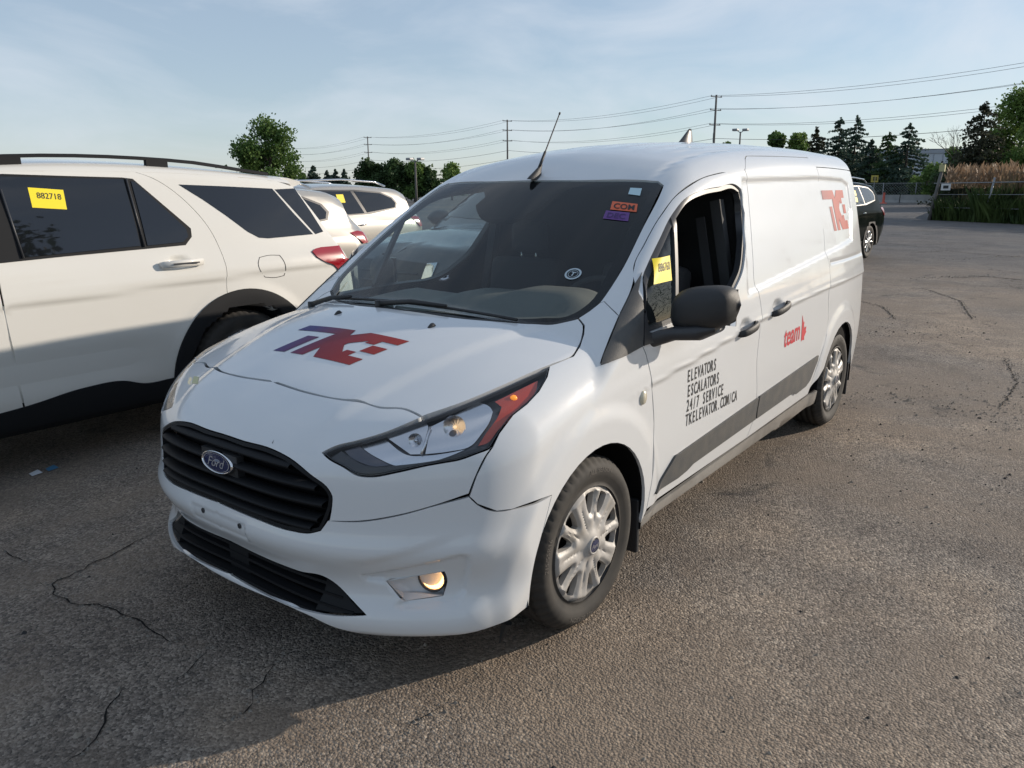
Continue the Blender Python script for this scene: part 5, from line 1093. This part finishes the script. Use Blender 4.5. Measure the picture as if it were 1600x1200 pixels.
# ================= prototype for the other cars =================
ORG[0]=np.zeros(3)
def build_suv(label,cat,group,paint_,loc,rz,name='suv'):
    H=Suv(); r=root(name,label,cat,loc,rz,group)
    P_,N_=hullgrid(H,0,5.05,.95,60,72); gridmesh('body',P_,N_,paint_,r)
    def E(n,kind,poly,m,off=.004,h=.06,mir='pair',sk=.004,sm=False): return emit(n,patch(H,kind,poly,h=h,off=off,gap=0,skirt=sk,smooth=sm),m,r,mir,back=False)
    u=lambda *a:[('u',x,y) for x,y in a]
    E('window_surround','side',u((1.55,1.17),(1.85,1.36),(2.15,1.55),(2.5,1.64),(3.4,1.64),(4.0,1.60),(4.28,1.50),(4.36,1.40),(4.30,1.30),(3.6,1.215)),TRIM,.002)
    E('window_glass','side',u((1.68,1.20),(1.9,1.36),(2.17,1.53),(2.5,1.615),(2.52,1.21)),DGLASS,.006)
    E('window_glass','side',u((2.58,1.21),(2.58,1.615),(3.30,1.615),(3.48,1.235),),DGLASS,.006)
    E('quarter_glass','side',u((3.55,1.245),(3.38,1.612),(3.98,1.575),(4.24,1.485),(4.31,1.40),(4.27,1.32)),DGLASS,.006)
    E('windscreen','top',u((1.44,-.0),(2.09,-.0),(2.13,-.40),(2.17,-.62),(1.62,-.80),(1.50,-.4)),DGLASS,.004,mir='weld',h=.08)
    E('rear_window','back',u((0,1.20),(0,1.56),(-.55,1.55),(-.66,1.22)),DGLASS,.004,mir='weld')
    E('headlight','front',u((-.50,.80),(-.62,.73),(-.86,.74),(-.90,.80),(-.86,.90),(-.64,.86)),LENS,.012,h=.04,sk=.01)
    E('headlight_reflector','front',u((-.52,.80),(-.62,.745),(-.85,.755),(-.88,.80),(-.85,.885),(-.64,.85)),REFL,.006,h=.04)
    E('headlight_bezel','front',u((-.49,.80),(-.61,.71),(-.88,.72),(-.925,.80),(-.88,.92),(-.63,.88)),TRIM,.003,h=.04)
    E('chrome_leg','front',u((-.44,.90),(-.36,.60),(-.43,.58),(-.53,.91)),CHROME,.016,h=.05,sk=.02)
    E('grille','front',u((0,.60),(0,.92),(-.47,.90),(-.40,.60)),BLACK,.004,mir='weld')
    E('lower_grille','front',u((0,.36),(0,.50),(-.62,.50),(-.70,.36)),BLACK,.004,mir='weld')
    E('tail_light','cam' if False else 'side',u((4.60,1.13),(4.74,1.15),(4.88,1.12),(4.92,.98),(4.83,.95),(4.72,1.05)),REDL,.008,h=.04,sk=.008)
    E('sill_cladding','side',u((1.38,.30),(1.38,.42),(3.46,.42),(3.46,.30)),BLACK,.006)
    for z_ in (.66,.74,.82):
        g=G(); c=[Pj(H,'front').lift([(y,z_)])[0] for y in (-.36,-.18,0,.18,.36)]; g.tube([q-np.array([.012,0,0]) for q in c],.010,5); g.mk('grille_bar',TRIM,r,smooth=True)
    c=Pj(H,'front').lift([(0,.80)])[0]; oval_badge('badge',c+np.array([-.016,0,0]),(-1,0,.1),(0,0,1),.085,.055,r,False)
    for s in (-1,1):
        for x in (2.36,3.36):
            g=G(); g.tube([(x-.10,s*.985,1.035),(x,s*1.01,1.04),(x+.10,s*.985,1.042)],[.010,.014,.010],6); g.mk('handle',CHROME,r,smooth=True)
        for cx in (.9,3.93):
            g=G(); g.grid([[(cx+rr*math.cos(a),s*y,.38+rr*math.sin(a)) for a in np.linspace(R(-8),R(188),30)] for rr,y in ((.425,1.0),(.50,1.0),(.50,.93))]); g.mk('arch_cladding',BLACK,r,smooth=False)
            wheel(r,cx,s*.955,.38,s,R0=.38,Rr=.262,style='alloy',detail=False)
        g=G(); rows=[]
        for x,dy,h in ((1.66,.10,.03),(1.70,.11,.075),(1.80,.105,.085),(1.83,.10,.07)): rows.append([(x,s*(1.07+dy*math.cos(a)),1.19+h*math.sin(a)) for a in np.linspace(0,2*math.pi,13)[:-1]])
        g.grid(rows,wrapv=True); g.F+=[list(range(12)),list(range(36,48))]; g.M+=[0,0]; g.tube([(1.72,s*.93,1.13),(1.74,s*1.0,1.15)],.025,6); g.mk('door_mirror',paint_ if False else TRIM,r,smooth=True)
        g=G(); g.tube([(2.1,s*.66,1.715),(2.3,s*.665,1.79),(3.2,s*.665,1.815),(4.0,s*.66,1.775),(4.25,s*.65,1.70)],.018,6); g.mk('roof_rail',CHROME,r,smooth=True)
    return r
def copy_tree(o,parent=None):
    c=o.copy(); col.objects.link(c); c.parent=parent
    for ch in list(o.children): copy_tree(ch,c)
    return c
def recolor(r,m):
    for ch in r.children:
        if ch.name.startswith('body'): ch.material_slots[0].link='OBJECT'; ch.material_slots[0].material=m
grey=build_suv('dark grey SUV with chrome grille legs facing forward right behind the white SUV','SUV',None,GREY,(3.42,2.76,0),R(-2),'grey_suv'); grey.scale=(1,1,1.05)
PROTO=[grey]
def clone(m,label,loc,rz,name,group=None,sc=1):
    c=copy_tree(PROTO[0]); recolor(c,m); c.name=name; c['label']=label; c.location=loc; c.rotation_euler=(0,0,rz); c.scale=(sc,sc,sc)
    if group: c['group']=group
    return c
GRP='cars parked in the rows beyond'
s1=clone(SILVER,'silver SUV whose red tail light shows just beyond the white SUV',(.78,5.98,0),0,'silver_suv',sc=.93)
s2=clone(SILVER,'silver SUV with roof rails and small yellow tag on its rear window, second row back',(4.5,8.75,0),0,'silver_suv',sc=.95)
bk=clone(DARK,'black SUV with yellow window tags parked in the lane behind the white van',(17.66-.9*(3.93*math.cos(R(-6))+.955*math.sin(R(-6))),2.0-.9*(3.93*math.sin(R(-6))-.955*math.cos(R(-6))),0),R(-6),'black_suv',sc=.9); bk.scale=(.86,.9,.97); bk.location.y+=.06
for ch in [c for c in grey.children if c.name.startswith('roof_rail')]: bpy.data.objects.remove(ch)
def side_tag(parent,u,z_,w,h,n=1):
    H=Suv()
    for k in range(n):
        q=emit('sale_sticker',patch(H,'side',[('u',u,z_-k*h*1.25),('u',u+w,z_-k*h*1.25),('u',u+w,z_+h-k*h*1.25),('u',u,z_+h-k*h*1.25)],h=.1,off=.010,gap=0,skirt=0,smooth=False),YEL,parent,mirror=None,back=False)
side_tag(s2,2.95,1.42,.16,.14); side_tag(bk,2.75,1.42,.30,.11,2)
PROTO[0]=s1
for i,(x,y,m,l) in enumerate([(20,13,GREY,'dark grey SUV far behind the silver ones, only its roof showing'),(24,17.5,SILVER,'small pale SUV in the far row left of the lamp post'),(31,19,BLUE,'dark blue SUV in the far row, roof above the silver SUV'),(37,24,GREY,'farthest dark car roof by the foot of the lamp post')]):
    clone(m,l,(x,y,0),0,'parked_car',GRP,sc=.92)
# ================= background =================
SP,CP=math.sin(PITCH),math.cos(PITCH); FH=np.array([math.cos(YAW),math.sin(YAW),0]); RH=np.array([math.sin(YAW),-math.cos(YAW),0])
def gp(px,d,z=0.): p=CAM+FH*d+RH*((px-800)/FPX*d*(CP+0)); p[2]=z; return p
def hz(py,d): v=(600-py)/FPX; return CAM[2]+d*(-SP+v*CP)/(CP+v*SP)
def leafmat(name,a,b):
    m=bpy.data.materials.new(name); m.use_nodes=True; nt=m.node_tree; bs=nt.nodes['Principled BSDF']; bs.inputs['Roughness'].default_value=.65; bs.inputs['Specular IOR Level'].default_value=.25
    t=nt.nodes.new('ShaderNodeTexCoord'); n=nt.nodes.new('ShaderNodeTexNoise'); n.inputs['Scale'].default_value=.9; n.inputs['Detail'].default_value=5; r=nt.nodes.new('ShaderNodeValToRGB'); r.color_ramp.elements[0].position=.35; r.color_ramp.elements[1].position=.68
    r.color_ramp.elements[0].color=(*a,1); r.color_ramp.elements[1].color=(*b,1); nt.links.new(t.outputs['Object'],n.inputs['Vector']); nt.links.new(n.outputs['Fac'],r.inputs[0]); nt.links.new(r.outputs[0],bs.inputs['Base Color'])
    tr=nt.nodes.new('ShaderNodeBsdfTranslucent'); x=nt.nodes.new('ShaderNodeMixShader'); x.inputs[0].default_value=.3; nt.links.new(r.outputs[0],tr.inputs[0]); nt.links.new(bs.outputs[0],x.inputs[1]); nt.links.new(tr.outputs[0],x.inputs[2]); nt.links.new(x.outputs[0],nt.nodes['Material Output'].inputs[0]); return m
LF=[leafmat('leaves_mid',(.06,.12,.03),(.14,.22,.06)),leafmat('leaves_light',(.10,.175,.04),(.22,.31,.085)),leafmat('leaves_dark',(.032,.060,.024),(.07,.12,.04)),leafmat('needles',(.032,.062,.045),(.085,.125,.092)),leafmat('needles_brown',(.030,.036,.022),(.068,.070,.042))]
BARK=mat('bark',(.05,.042,.034),.9,noise=(.09,.075,.06),nscale=3)
def leafmesh(C,size,rs,flat=0,N=None):
    n=len(C); a=rs.normal(size=(n,3)); a/=np.linalg.norm(a,axis=1,keepdims=True); b=np.cross(a,rs.normal(size=(n,3))); b/=np.linalg.norm(b,axis=1,keepdims=True)
    s=size*rs.uniform(.5,1.3,(n,1)); V=np.stack([C-a*s*.5-b*s*.25,C+a*s*.1-b*s*.5,C+a*s*.6,C+b*s*.45],1).reshape(-1,3); F=np.arange(4*n).reshape(n,4); return V,F
def fastmesh(name,V,F,m,parent=None,kind=None):
    me=bpy.data.meshes.new(name); V=np.asarray(V,np.float32); F=np.asarray(F,np.int32); k=F.shape[1]
    me.vertices.add(len(V)); me.vertices.foreach_set('co',V.ravel()); me.loops.add(F.size); me.loops.foreach_set('vertex_index',F.ravel()); me.polygons.add(len(F)); me.polygons.foreach_set('loop_start',np.arange(0,F.size,k,dtype=np.int32)); me.update(calc_edges=True); me.materials.append(m)
    o=bpy.data.objects.new(name,me); col.objects.link(o); o.parent=parent
    if kind: o['kind']=kind
    return o
def trunkmesh(parent,h,r,rs,limbs=7,lean=0.,span=2.):
    g=G(); p=[np.array([lean*h*(t**1.5)+rs.normal()*.02*h*t,rs.normal()*.02*h*t,h*t]) for t in np.linspace(0,1,7)]; g.tube(p,[r*(1-.8*t) for t in np.linspace(0,1,7)],8)
    for k in range(limbs):
        t=rs.uniform(.25,.85); a=rs.uniform(0,6.28); q=p[int(t*6)]; L=span*rs.uniform(.6,1)*(1.1-t); e=q+np.array([math.cos(a)*L,math.sin(a)*L,L*rs.uniform(.5,.9)]); m=(q+e)/2+np.array([0,0,-.08*L]); g.tube([q,m,e],[r*.4*(1.1-t)+.02,r*.25*(1.1-t)+.02,.015],5)
    g.mk('trunk',BARK,parent,smooth=True)
def broadleaf(label,px,d,top,wpx,m,seed,n=9000,base=0.,name='broadleaf_tree',low=.12,leaf=None,group=None,pos=None):
    rs=np.random.RandomState(seed); loc=gp(px,d,base) if pos is None else np.array(pos[:3],float); h=(hz(top,d)-base) if pos is None else pos[3]; w=wpx/FPX*d*CP if pos is None else wpx
    o=root(name,label,'tree',tuple(loc),rs.uniform(0,6.28),group); trunkmesh(o,h*.8,.03*h+.03,rs,9,0,w*.4)
    B=[];k=int(26)
    for i in range(k):
        t=rs.uniform(low+.12,.93); ww=w*.5*math.sin(math.pi*min(max((t-low)/(1-low),.05),.97)**.8)**.6; a=rs.uniform(0,6.28); rr=ww*math.sqrt(rs.uniform(0,1))*.78
        B.append((rr*math.cos(a),rr*math.sin(a),t*h,w*rs.uniform(.10,.20)))
    B.append((0,0,h*.93,w*.10)); B=np.array(B); j=rs.choice(len(B),n,p=B[:,3]**2/(B[:,3]**2).sum()); dirv=rs.normal(size=(n,3)); dirv/=np.linalg.norm(dirv,axis=1,keepdims=True); q=rs.uniform(.45,1.08,(n,1))
    # twiggy sub clumps
    sub=rs.normal(size=(len(B)*14,3)); C=B[j,:3]+dirv*q*B[j,3:4]*np.array([1,1,.85]); C+=(sub[(j*14+rs.randint(0,14,n))])*B[j,3:4]*.16
    C[:,2]=np.maximum(C[:,2],.1*h*low)
    V,F=leafmesh(C,leaf or max(.10,d*.0030),rs); fastmesh('crown',V,F,m,o); return o
def spruce(label,px,d,top,wpx,m,seed,n=5200,base=0.,ragged=.25,name='spruce_tree',group=None,dens_=1.):
    rs=np.random.RandomState(seed); loc=gp(px,d,base); h=hz(top,d)-base; w=wpx/FPX*d*CP
    o=root(name,label,'tree',tuple(loc),rs.uniform(0,6.28),group); g=G(); g.tube([(0,0,0),(0,0,h*.6),(0,0,h*.98)],[.02*h,.012*h,.012],7); g.mk('trunk',BARK,o,smooth=True)
    L=int(17*dens_); C=[]
    for i in range(L):
        t=.06+.93*(i/L)**.9; z_=h*t; R_=w*.95*(1-t)**.72*(1+rs.uniform(-ragged,ragged)); nb=int(9*(1-t)+4)
        for b in range(nb):
            a=rs.uniform(0,6.28); RR=R_*rs.uniform(.6,1.15); m_=int(n/(L*8)*(1.3-t)); s=rs.uniform(.1,1,m_); 
            x=RR*s; dz=-.30*RR*s**1.6+.12*RR*s**3+rs.normal(size=m_)*.02*h*(.5+s*.2)*.6; sp=rs.normal(size=m_)*.14*RR*s
            C.append(np.stack([x*math.cos(a)-sp*math.sin(a),x*math.sin(a)+sp*math.cos(a),z_+dz],1))
    C.append(np.stack([rs.normal(size=30)*.01*h,rs.normal(size=30)*.01*h,h*rs.uniform(.93,1.0,30)],1))
    C=np.concatenate(C); V,F=leafmesh(C,max(.10,d*.0030),rs); fastmesh('crown',V,F,m,o); return o
broadleaf('tall spreading leafy tree standing above the rear of the white SUV',426,85,192,112,LF[0],1,12000)
broadleaf('low leafy bush at the foot of the tall spreading tree',395,84,243,60,LF[1],2,3500,name='leafy_bush')
broadleaf('dark low tree just right of the tall spreading tree',462,100,258,50,LF[2],3,4000)
for i,(px,tp,w,l) in enumerate([(493,257,34,'biggest and leftmost of the four small spruces left of the dark trees'),(514,265,22,'second small spruce from the left, short and pointed'),(527,264,20,'third small spruce from the left, slim'),(541,263,20,'thin ragged spruce, rightmost of the four small ones')]): spruce(l,px,120,tp,w,LF[3],10+i,3600,ragged=.35,group=None)
for i,(px,tp,w,m,l) in enumerate([(585,252,62,2,'dark round tree at the left end of the clump by the pole'),(618,247,64,2,'dark leafy tree in the middle of the clump by the lamp post'),(650,253,58,0,'leafy tree right behind the lamp post'),(672,262,42,2,'low dark tree at the right end of the clump')]): broadleaf(l,px,105,tp,w,LF[m],20+i,7000)
broadleaf('small sunlit tree showing over the van roof corner',708,120,257,44,LF[1],31,4500)
broadleaf('tiny treetop over the van roof left of the lamp head',1135,150,220,40,LF[0],33,1500); 
broadleaf('round leafy tree above the rear of the van roof',1212,105,206,48,LF[0],34,6000); broadleaf('lighter leafy tree next to the round one above the van roof',1238,104,207,52,LF[1],35,6000)
for i,(px,tp,w,d,l,m,rg) in enumerate([(1271,201,40,98,'open crowned pine beside the lighter leafy tree',4,.5),(1306,186,58,90,'left one of the two tall pointed spruces behind the van',3,.25),(1331,184,58,92,'right one of the two tall pointed spruces behind the van',3,.25),(1356,221,48,88,'short spruce with a bare leader tip',3,.35),(1383,210,62,86,'broad dark spruce mixed with leaves, left of the tall bent-tip one',2,.35),(1413,196,76,84,'broad blue-green spruce with a ragged top left of the grey building',3,.22)]): spruce(l,px,d,tp,w,LF[m],40+i,9000,ragged=rg,dens_=1.15)
broadleaf('low leafy growth between the spruces and the fence post',1452,80,262,60,LF[1],51,5000,low=.0); broadleaf('shrubby tree in front of the grey building',1480,75,234,66,LF[0],52,7000,low=0.)
spruce('tall dark brownish conifer, narrow and dense, right of the bare tree',1525,58,162,78,LF[4],53,15000,ragged=.12,dens_=1.9,name='dark_conifer')
broadleaf('tall bright green tree at the right edge of the picture',1585,62,146,120,LF[1],54,16000,low=0.); broadleaf('leafy tree filling the right edge lower down',1620,56,200,110,LF[0],55,9000,low=0.)
for i,(px,tp,w,l) in enumerate([(1344,238,60,'dark low spruce filling the gap behind the two tall ones'),(1370,243,60,'dark low spruce behind the yellow sign'),(1398,240,60,'dark low spruce just left of the broad blue-green one')]): spruce(l,px,96,tp,w,LF[3],60+i,7000,ragged=.4)
broadleaf('green leafy tree between the dark conifer and the bright tree',1556,64,205,80,LF[0],57,8000,low=0.)
broadleaf('leafy growth at the foot of the dark conifer behind the reeds',1500,62,252,80,LF[2],58,6000,low=0.,name='leafy_bush')
# bare tree
rs=np.random.RandomState(8); bt=root('bare_tree','leafless tree with fine bare twigs against the sky beside the dark conifer','tree',tuple(gp(1497,66))); g=G()
def br(g,p,dv,L,r,k):
    q=p+dv*L; g.tube([p,(p+q)/2+rs.normal(size=3)*L*.05,q],[r,r*.8,r*.6],4)
    if k: 
        for _ in range(3): d2=dv+rs.normal(size=3)*.45; d2[2]+=.1; d2/=np.linalg.norm(d2); br(g,p+dv*L*rs.uniform(.5,1),d2,L*.68,r*.55,k-1)
br(g,np.zeros(3),np.array([0,0,1.]),2.6,.12,4); br(g,np.array([0,0,2.]),np.array([-.35,.2,.9]),2.2,.08,4); g.mk('branches',mat('grey_bark',(.16,.14,.12),.9),bt)
# trees on the near side of the yard, outside the frame, mirrored in the paint
for i,(x,y,h) in enumerate([(-16,-26,7),(-6,-30,6),(3,-33,6.5),(12,-36,7.5),(-26,-18,8),(20,-40,9),(29,-39,8),(38,-43,9.5),(48,-42,8.5),(58,-40,11),(66,-30,12),(70,-18,12),(62,-34,11),(74,-24,12),(72,-11,11)]): broadleaf('leafy tree on the near side of the yard, outside the picture',0,40,0,h*1.25,LF[2],70+i,3000,pos=(x,y,0,h),group='trees on the near side of the yard')
broadleaf('sparse young tree across the lane from the cars',0,40,0,5.5,LF[2],95,2200,pos=(3.3,-7.0,0,8.2),low=.3,leaf=.17)
# far tree line
rs=np.random.RandomState(9); C=[]
for px in np.linspace(-200,1800,260):
    d=230+rs.uniform(-20,20); p=gp(px,d); h=rs.uniform(3.5,6.5)*(1+.3*math.sin(px*.02)); q=rs.normal(size=(70,3))*np.array([2.8,2.8,h*.23])+p+np.array([0,0,h*.5]); C.append(q)
C=np.concatenate(C); C[:,2]=np.abs(C[:,2]); V_,F_=leafmesh(C,1.0,rs); fastmesh('distant_trees',V_,F_,LF[2],None,'stuff')
# ---- power line ----
WOOD=mat('weathered_pole',(.10,.095,.09),.9,noise=(.16,.15,.14),nscale=2); STEEL=mat('galvanised',(.28,.29,.30),.5,.6); WIRE=mat('cable_black',(.03,.03,.032),.6)
PP=[gp(1113,110),gp(795,154),gp(580,202)]; PP=[PP[0]*2-PP[1]]+PP+[PP[2]*2-PP[1]]; tops=[hz(150,110),hz(187,154),hz(212,202)]; tops=[tops[0]]+tops+[tops[2]]
print('pole tops',tops)
ln=(PP[0]-PP[1]); ln/=np.linalg.norm(ln); cr_=np.array([-ln[1],ln[0],0]); ATT=[(-.9,-.15),(.9,-.15),(-.95,-1.8),(.95,-1.8),(-.95,-3.7),(.95,-3.7),(.25,-5.6),(.25,-7.2),(.2,-8.6)]
for i,(p,h) in enumerate(zip(PP,tops)):
    if i==4: continue
    l=['tall wooden power pole out of frame at right','tall wooden power pole behind the rear of the van roof, nearest of the poles','wooden power pole standing over the middle of the van roof','farthest wooden power pole, above the dark clump of trees'][i]
    r_=root('power_pole',l,'power pole',(p[0],p[1],0)); ORG[0]=np.zeros(3)
    g=G(); g.tube([(0,0,0),(0,0,h)],[.20,.13],10); g.mk('pole',WOOD,r_,smooth=True)
    for dz in (-.25,-1.95,-3.85):
        g=G(); a=cr_*1.05; g.tube([-a+[0,0,h+dz],a+[0,0,h+dz]],.06,5); g.mk('crossarm',WOOD,r_)
        for s in (-1,1): 
            g=G(); q=cr_*s*.95+np.array([0,0,h+dz]); g.tube([q,q+[0,0,.08],q+[0,0,.12],q+[0,0,.2]],[.05,.08,.05,.06],6); g.mk('insulator',STEEL,r_)
    g=G(); g.tube([np.array([.15,.1,h-6.0]),np.array([.15,.1,h-4.9])],.16,8); g.mk('bracket_box',STEEL,r_)
for k,(o_,dz) in enumerate(ATT):
    g=G(); pts=[]
    for i in range(4):
        a=PP[i]+cr_*o_+[0,0,tops[i]+dz]; b=PP[i+1]+cr_*o_+[0,0,tops[i+1]+dz]; sg=1.1+.1*(k%3)
        for t in np.linspace(0,1,13)[:-1 if i<3 else None]: pts.append(a+(b-a)*t-np.array([0,0,sg*4*t*(1-t)]))
    g.tube(pts,.020 if k<6 else .03,3); tag(g.mk('overhead_cable',WIRE,None),['upper','upper','second','second','third','third','fourth','fifth','lowest'][k]+(' pair of thin black cables' if k<6 else ' thin black cable')+' strung between the wooden power poles','cable','cables strung between the poles')
# ---- lamp posts ----
def lamp(px,d,top,label):
    h=hz(top,d); p=gp(px,d); r_=root('lamp_post',label,'lamp post',tuple(p)); g=G(); g.tube([(0,0,0),(0,0,h)],[.13,.08],8); g.mk('post',WOOD,r_,smooth=True)
    for s in (-1,1):
        g=G(); a=RH*s*.28; g.tube([np.array([0,0,h-.1]),a*1.2+[0,0,h+.12]],.04,5); g.mk('arm',STEEL,r_); g=G(); c=a*1.9+np.array([0,0,h+.18]); g.box(c-[.28,.28,.10],c+[.28,.28,.14]); bevel(g.mk('lamp_head',STEEL,r_),.05)
lamp(652,78,251,'lamp post with two floodlight heads in front of the dark clump of trees'); lamp(1153,85,208,'lamp post whose twin floodlight heads show above the van roof'); 
# ---- barrier, fence, signs ----
CONC=mat('concrete',(.34,.34,.33),.85,noise=(.26,.26,.26),nscale=1.5)
a=np.array([85.8,12.0]);b=np.array([84.3,27.]); dr=(b-a)/np.linalg.norm(b-a); nn=np.array([dr[1],-dr[0]])
lab=['rightmost','second from the right','third from the right','fourth from the right','fifth from the right']
for i in range(5):
    s0=a+dr*3.1*i; prof=[(-.30,0),(-.30,.08),(-.16,.30),(-.09,.82),(.09,.82),(.16,.30),(.30,.08),(.30,0)]; g=G()
    rows=[[(*(s0+dr*t+nn*o_),z_) for o_,z_ in prof] for t in (.03,3.05)]; g.grid(rows,wrapv=True); g.F+=[list(range(8)),list(range(8,16))]; g.M+=[0,0]
    tag(g.mk('concrete_barrier',CONC,None),'pale concrete barrier block across the lane, '+lab[i]+' in the row','barrier','concrete barrier blocks across the lane')
fe=root('chain_link_fence','grey chain link fence on posts behind the concrete barriers','fence',(87.5,10,0)); ORG[0]=np.array([87.5,10,0])
f0=np.array([87.6,8.]);f1=np.array([85.2,32.]); fd=(f1-f0)/np.linalg.norm(f1-f0); Lf=np.linalg.norm(f1-f0)
for k in range(9):
    q=f0+fd*Lf*k/8; g=G(); g.tube([(*q,0),(*q,2.0)],.05,6); g.mk('fence_post',STEEL,fe,smooth=True)
g=G(); g.tube([(*f0,1.95),(*f1,1.95)],.03,5); g.mk('top_rail',STEEL,fe)
g=G(); 
for k in range(90):
    t=Lf*k/90
    for s in (-1,1): q=f0+fd*t; e=f0+fd*min(max(t+s*1.9,0),Lf); g.tube([(*q,.02),(*e,1.92)],.010,3)
g.mk('wire_mesh',STEEL,fe,kind='stuff'); ORG[0]=np.zeros(3)
GR=leafmat('verge_grass',(.03,.055,.016),(.09,.13,.035)); PL=leafmat('reed_plumes',(.20,.13,.08),(.38,.27,.18)); DRY=leafmat('dry_stalks',(.12,.11,.05),(.24,.20,.11))
def blades(name,pts,h0,h1,w,m,seed,lean=.25):
    rs=np.random.RandomState(seed); n=len(pts); h=rs.uniform(h0,h1,n); tt=((pts-A0)@((A1-A0)/np.linalg.norm(A1-A0)))[:]; h*=(.75+.25*np.sin(tt*2.3+1)+.18*np.sin(tt*5.1))*sst(-.6,1.6,tt+.4) if name in('tall_grass','dry_reed_stalks') else 1.; a=rs.uniform(0,6.28,n); d=np.stack([np.cos(a),np.sin(a),0*a],1); ln_=rs.normal(size=(n,3))*lean*h[:,None]; ln_[:,2]=0
    V=np.stack([pts-d*w,pts+d*w,pts+ln_*.4+d*w*.7+np.stack([0*h,0*h,h*.6],1),pts+ln_+np.stack([0*h,0*h,h],1)],1).reshape(-1,3); F=np.arange(4*n).reshape(n,4); return fastmesh(name,V,F,m,None,'stuff')
rs=np.random.RandomState(12); A0=at(1452,344,2,0.);A1=at(1602,351,2,0.); A2=A1+(A1-A0)*2.2; back=np.array([.995,.10,0])
def bankpts(n,t0,t1,lo=0,hi=1): t=rs.uniform(0,1,n)[:,None]; s=rs.uniform(t0,t1,n)[:,None]; t=lo+(hi-lo)*t; return A0+(A2-A0)*t+back*s
g=G(); bk_=[]
for i in range(30):
    q=A0+(A2-A0)*(i/29); bk_.append([q+back*s+np.array([0,0,z_]) for s,z_ in ((0,-.02),(.5,.10),(1.5,.25),(4,.45),(12,.5),(40,.4))])
g.grid(bk_); g.mk('grass_bank',mat('bank_soil',(.05,.06,.025),.95,noise=(.09,.09,.04),nscale=2),None,smooth=True,kind='structure')
blades('tall_grass',bankpts(16000,.0,3.2),.8,1.55,.03,GR,1); blades('dry_reed_stalks',bankpts(5000,1.4,6),1.4,2.2,.02,DRY,2,.08)
pt=bankpts(3600,2.2,8.5,.03); pt[:,2]+=rs.uniform(1.45,2.35,len(pt))+.0; blades('reed_plumes',pt,.25,.5,.06,PL,3,.35)
blades('verge_grass',np.stack([gp(px,92+rs.uniform(0,6)) for px in rs.uniform(1370,1470,2500)]),.3,.7,.05,GR,4)
fp_=root('bank_fence','wire fence with leaning end post running along the grass bank','fence',tuple(A0)); ORG[0]=np.array(A0)
q=A0+np.array([-.1,0,0]); dA=(A2-A0)/np.linalg.norm(A2-A0)
g=G(); g.tube([q,q+np.array([0,0,2.55])+RH*.36],.075,8); g.mk('leaning_post',WOOD,fp_,smooth=True); g=G(); c=q+np.array([0,0,2.42])+RH*.33; g.box(c-[.12,.12,.16],c+[.12,.12,.16]); g.mk('post_cap',mat('cap_yellow',(.45,.42,.22),.7),fp_)
for k in (1,2,3,4):
    p=A0+dA*(3.1*k)+back*.25; g=G(); g.tube([p,p+np.array([0,0,1.95])+RH*(.25 if k%2 else .0)],.045,6); g.mk('fence_post',STEEL,fp_,smooth=True)
for z_ in (1.72,1.2,.6):
    g=G(); g.tube([A0+back*.2+[0,0,z_],A0+dA*14+back*.2+[0,0,z_+.06]],.022 if z_>1.5 else .012,5); g.mk('fence_rail',STEEL,fp_)
p=A0+dA*.75+back*.1+[0,0,1.55]; g=G(); g.box(p-[.03,.20,.15],p+[.0,.20,.15]); g.mk('fence_sign',mat('sign_white',(.62,.62,.62),.5),fp_); g=G(); g.box(p-[.036,.11,.07],p+[-.031,.11,.07]); g.mk('sign_print',INK,fp_)
ORG[0]=np.zeros(3)
r_=root('road_sign','small square yellow sign on a thin post before the dark spruces','sign',tuple(gp(1367,80))); g=G(); g.tube([(0,0,0),(0,0,hz(277,80)-.05)],.04,6); g.mk('post',STEEL,r_); z1=hz(277,80);z0=hz(288,80); g=G(); g.box((-.03,-.36,z0),(0,.36,z1),rot=[[math.cos(YAW),-math.sin(YAW),0],[math.sin(YAW),math.cos(YAW),0],[0,0,1]]); g.mk('sign_plate',mat('dull_yellow',(.50,.40,.08),.6),r_)
g=G()
for y_,z_ in ((-.15,.62),(.12,.62),(-.15,.35),(.12,.35)): g.box((-.045,y_-.07,z0+(z1-z0)*z_-.07),(-.035,y_+.07,z0+(z1-z0)*z_+.07),rot=[[math.cos(YAW),-math.sin(YAW),0],[math.sin(YAW),math.cos(YAW),0],[0,0,1]],c=(0,0,0))
g.mk('sign_print',INK,r_)
r_=root('delineator_post','orange red plastic delineator post standing before the concrete barriers','post',tuple(at(1380,318,2,0.))); OR=mat('delineator_orange',(.62,.12,.08),.5); g=G(); g.tube([(0,0,0),(0,0,.07),(0,0,.1),(0,0,1.05)],[.34,.32,.13,.09],10); g.mk('post',OR,r_,smooth=False)
bl=root('warehouse','large pale grey flat roofed warehouse far behind the trees','building',tuple(gp(1455,170))); h=hz(236,170); rm=[[math.cos(YAW),-math.sin(YAW),0],[math.sin(YAW),math.cos(YAW),0],[0,0,1]]
g=G(); g.box((0,-25,0),(30,9,h),rot=rm,c=(0,0,0)); g.mk('wall',mat('pale_cladding',(.42,.46,.50),.6),bl); g=G(); g.box((-.2,-25.2,h-.9),(30,9.2,h-.05),rot=rm,c=(0,0,0)); g.mk('roof_edge',mat('grey_fascia',(.30,.33,.37),.6),bl)
g=G()
for k in range(16): g.box((-.12,-24+2*k,.2),(-.03,-23.9+2*k,h-1),rot=rm,c=(0,0,0))
g.mk('cladding_seams',mat('seam_grey',(.3,.33,.36),.7),bl,kind='stuff')
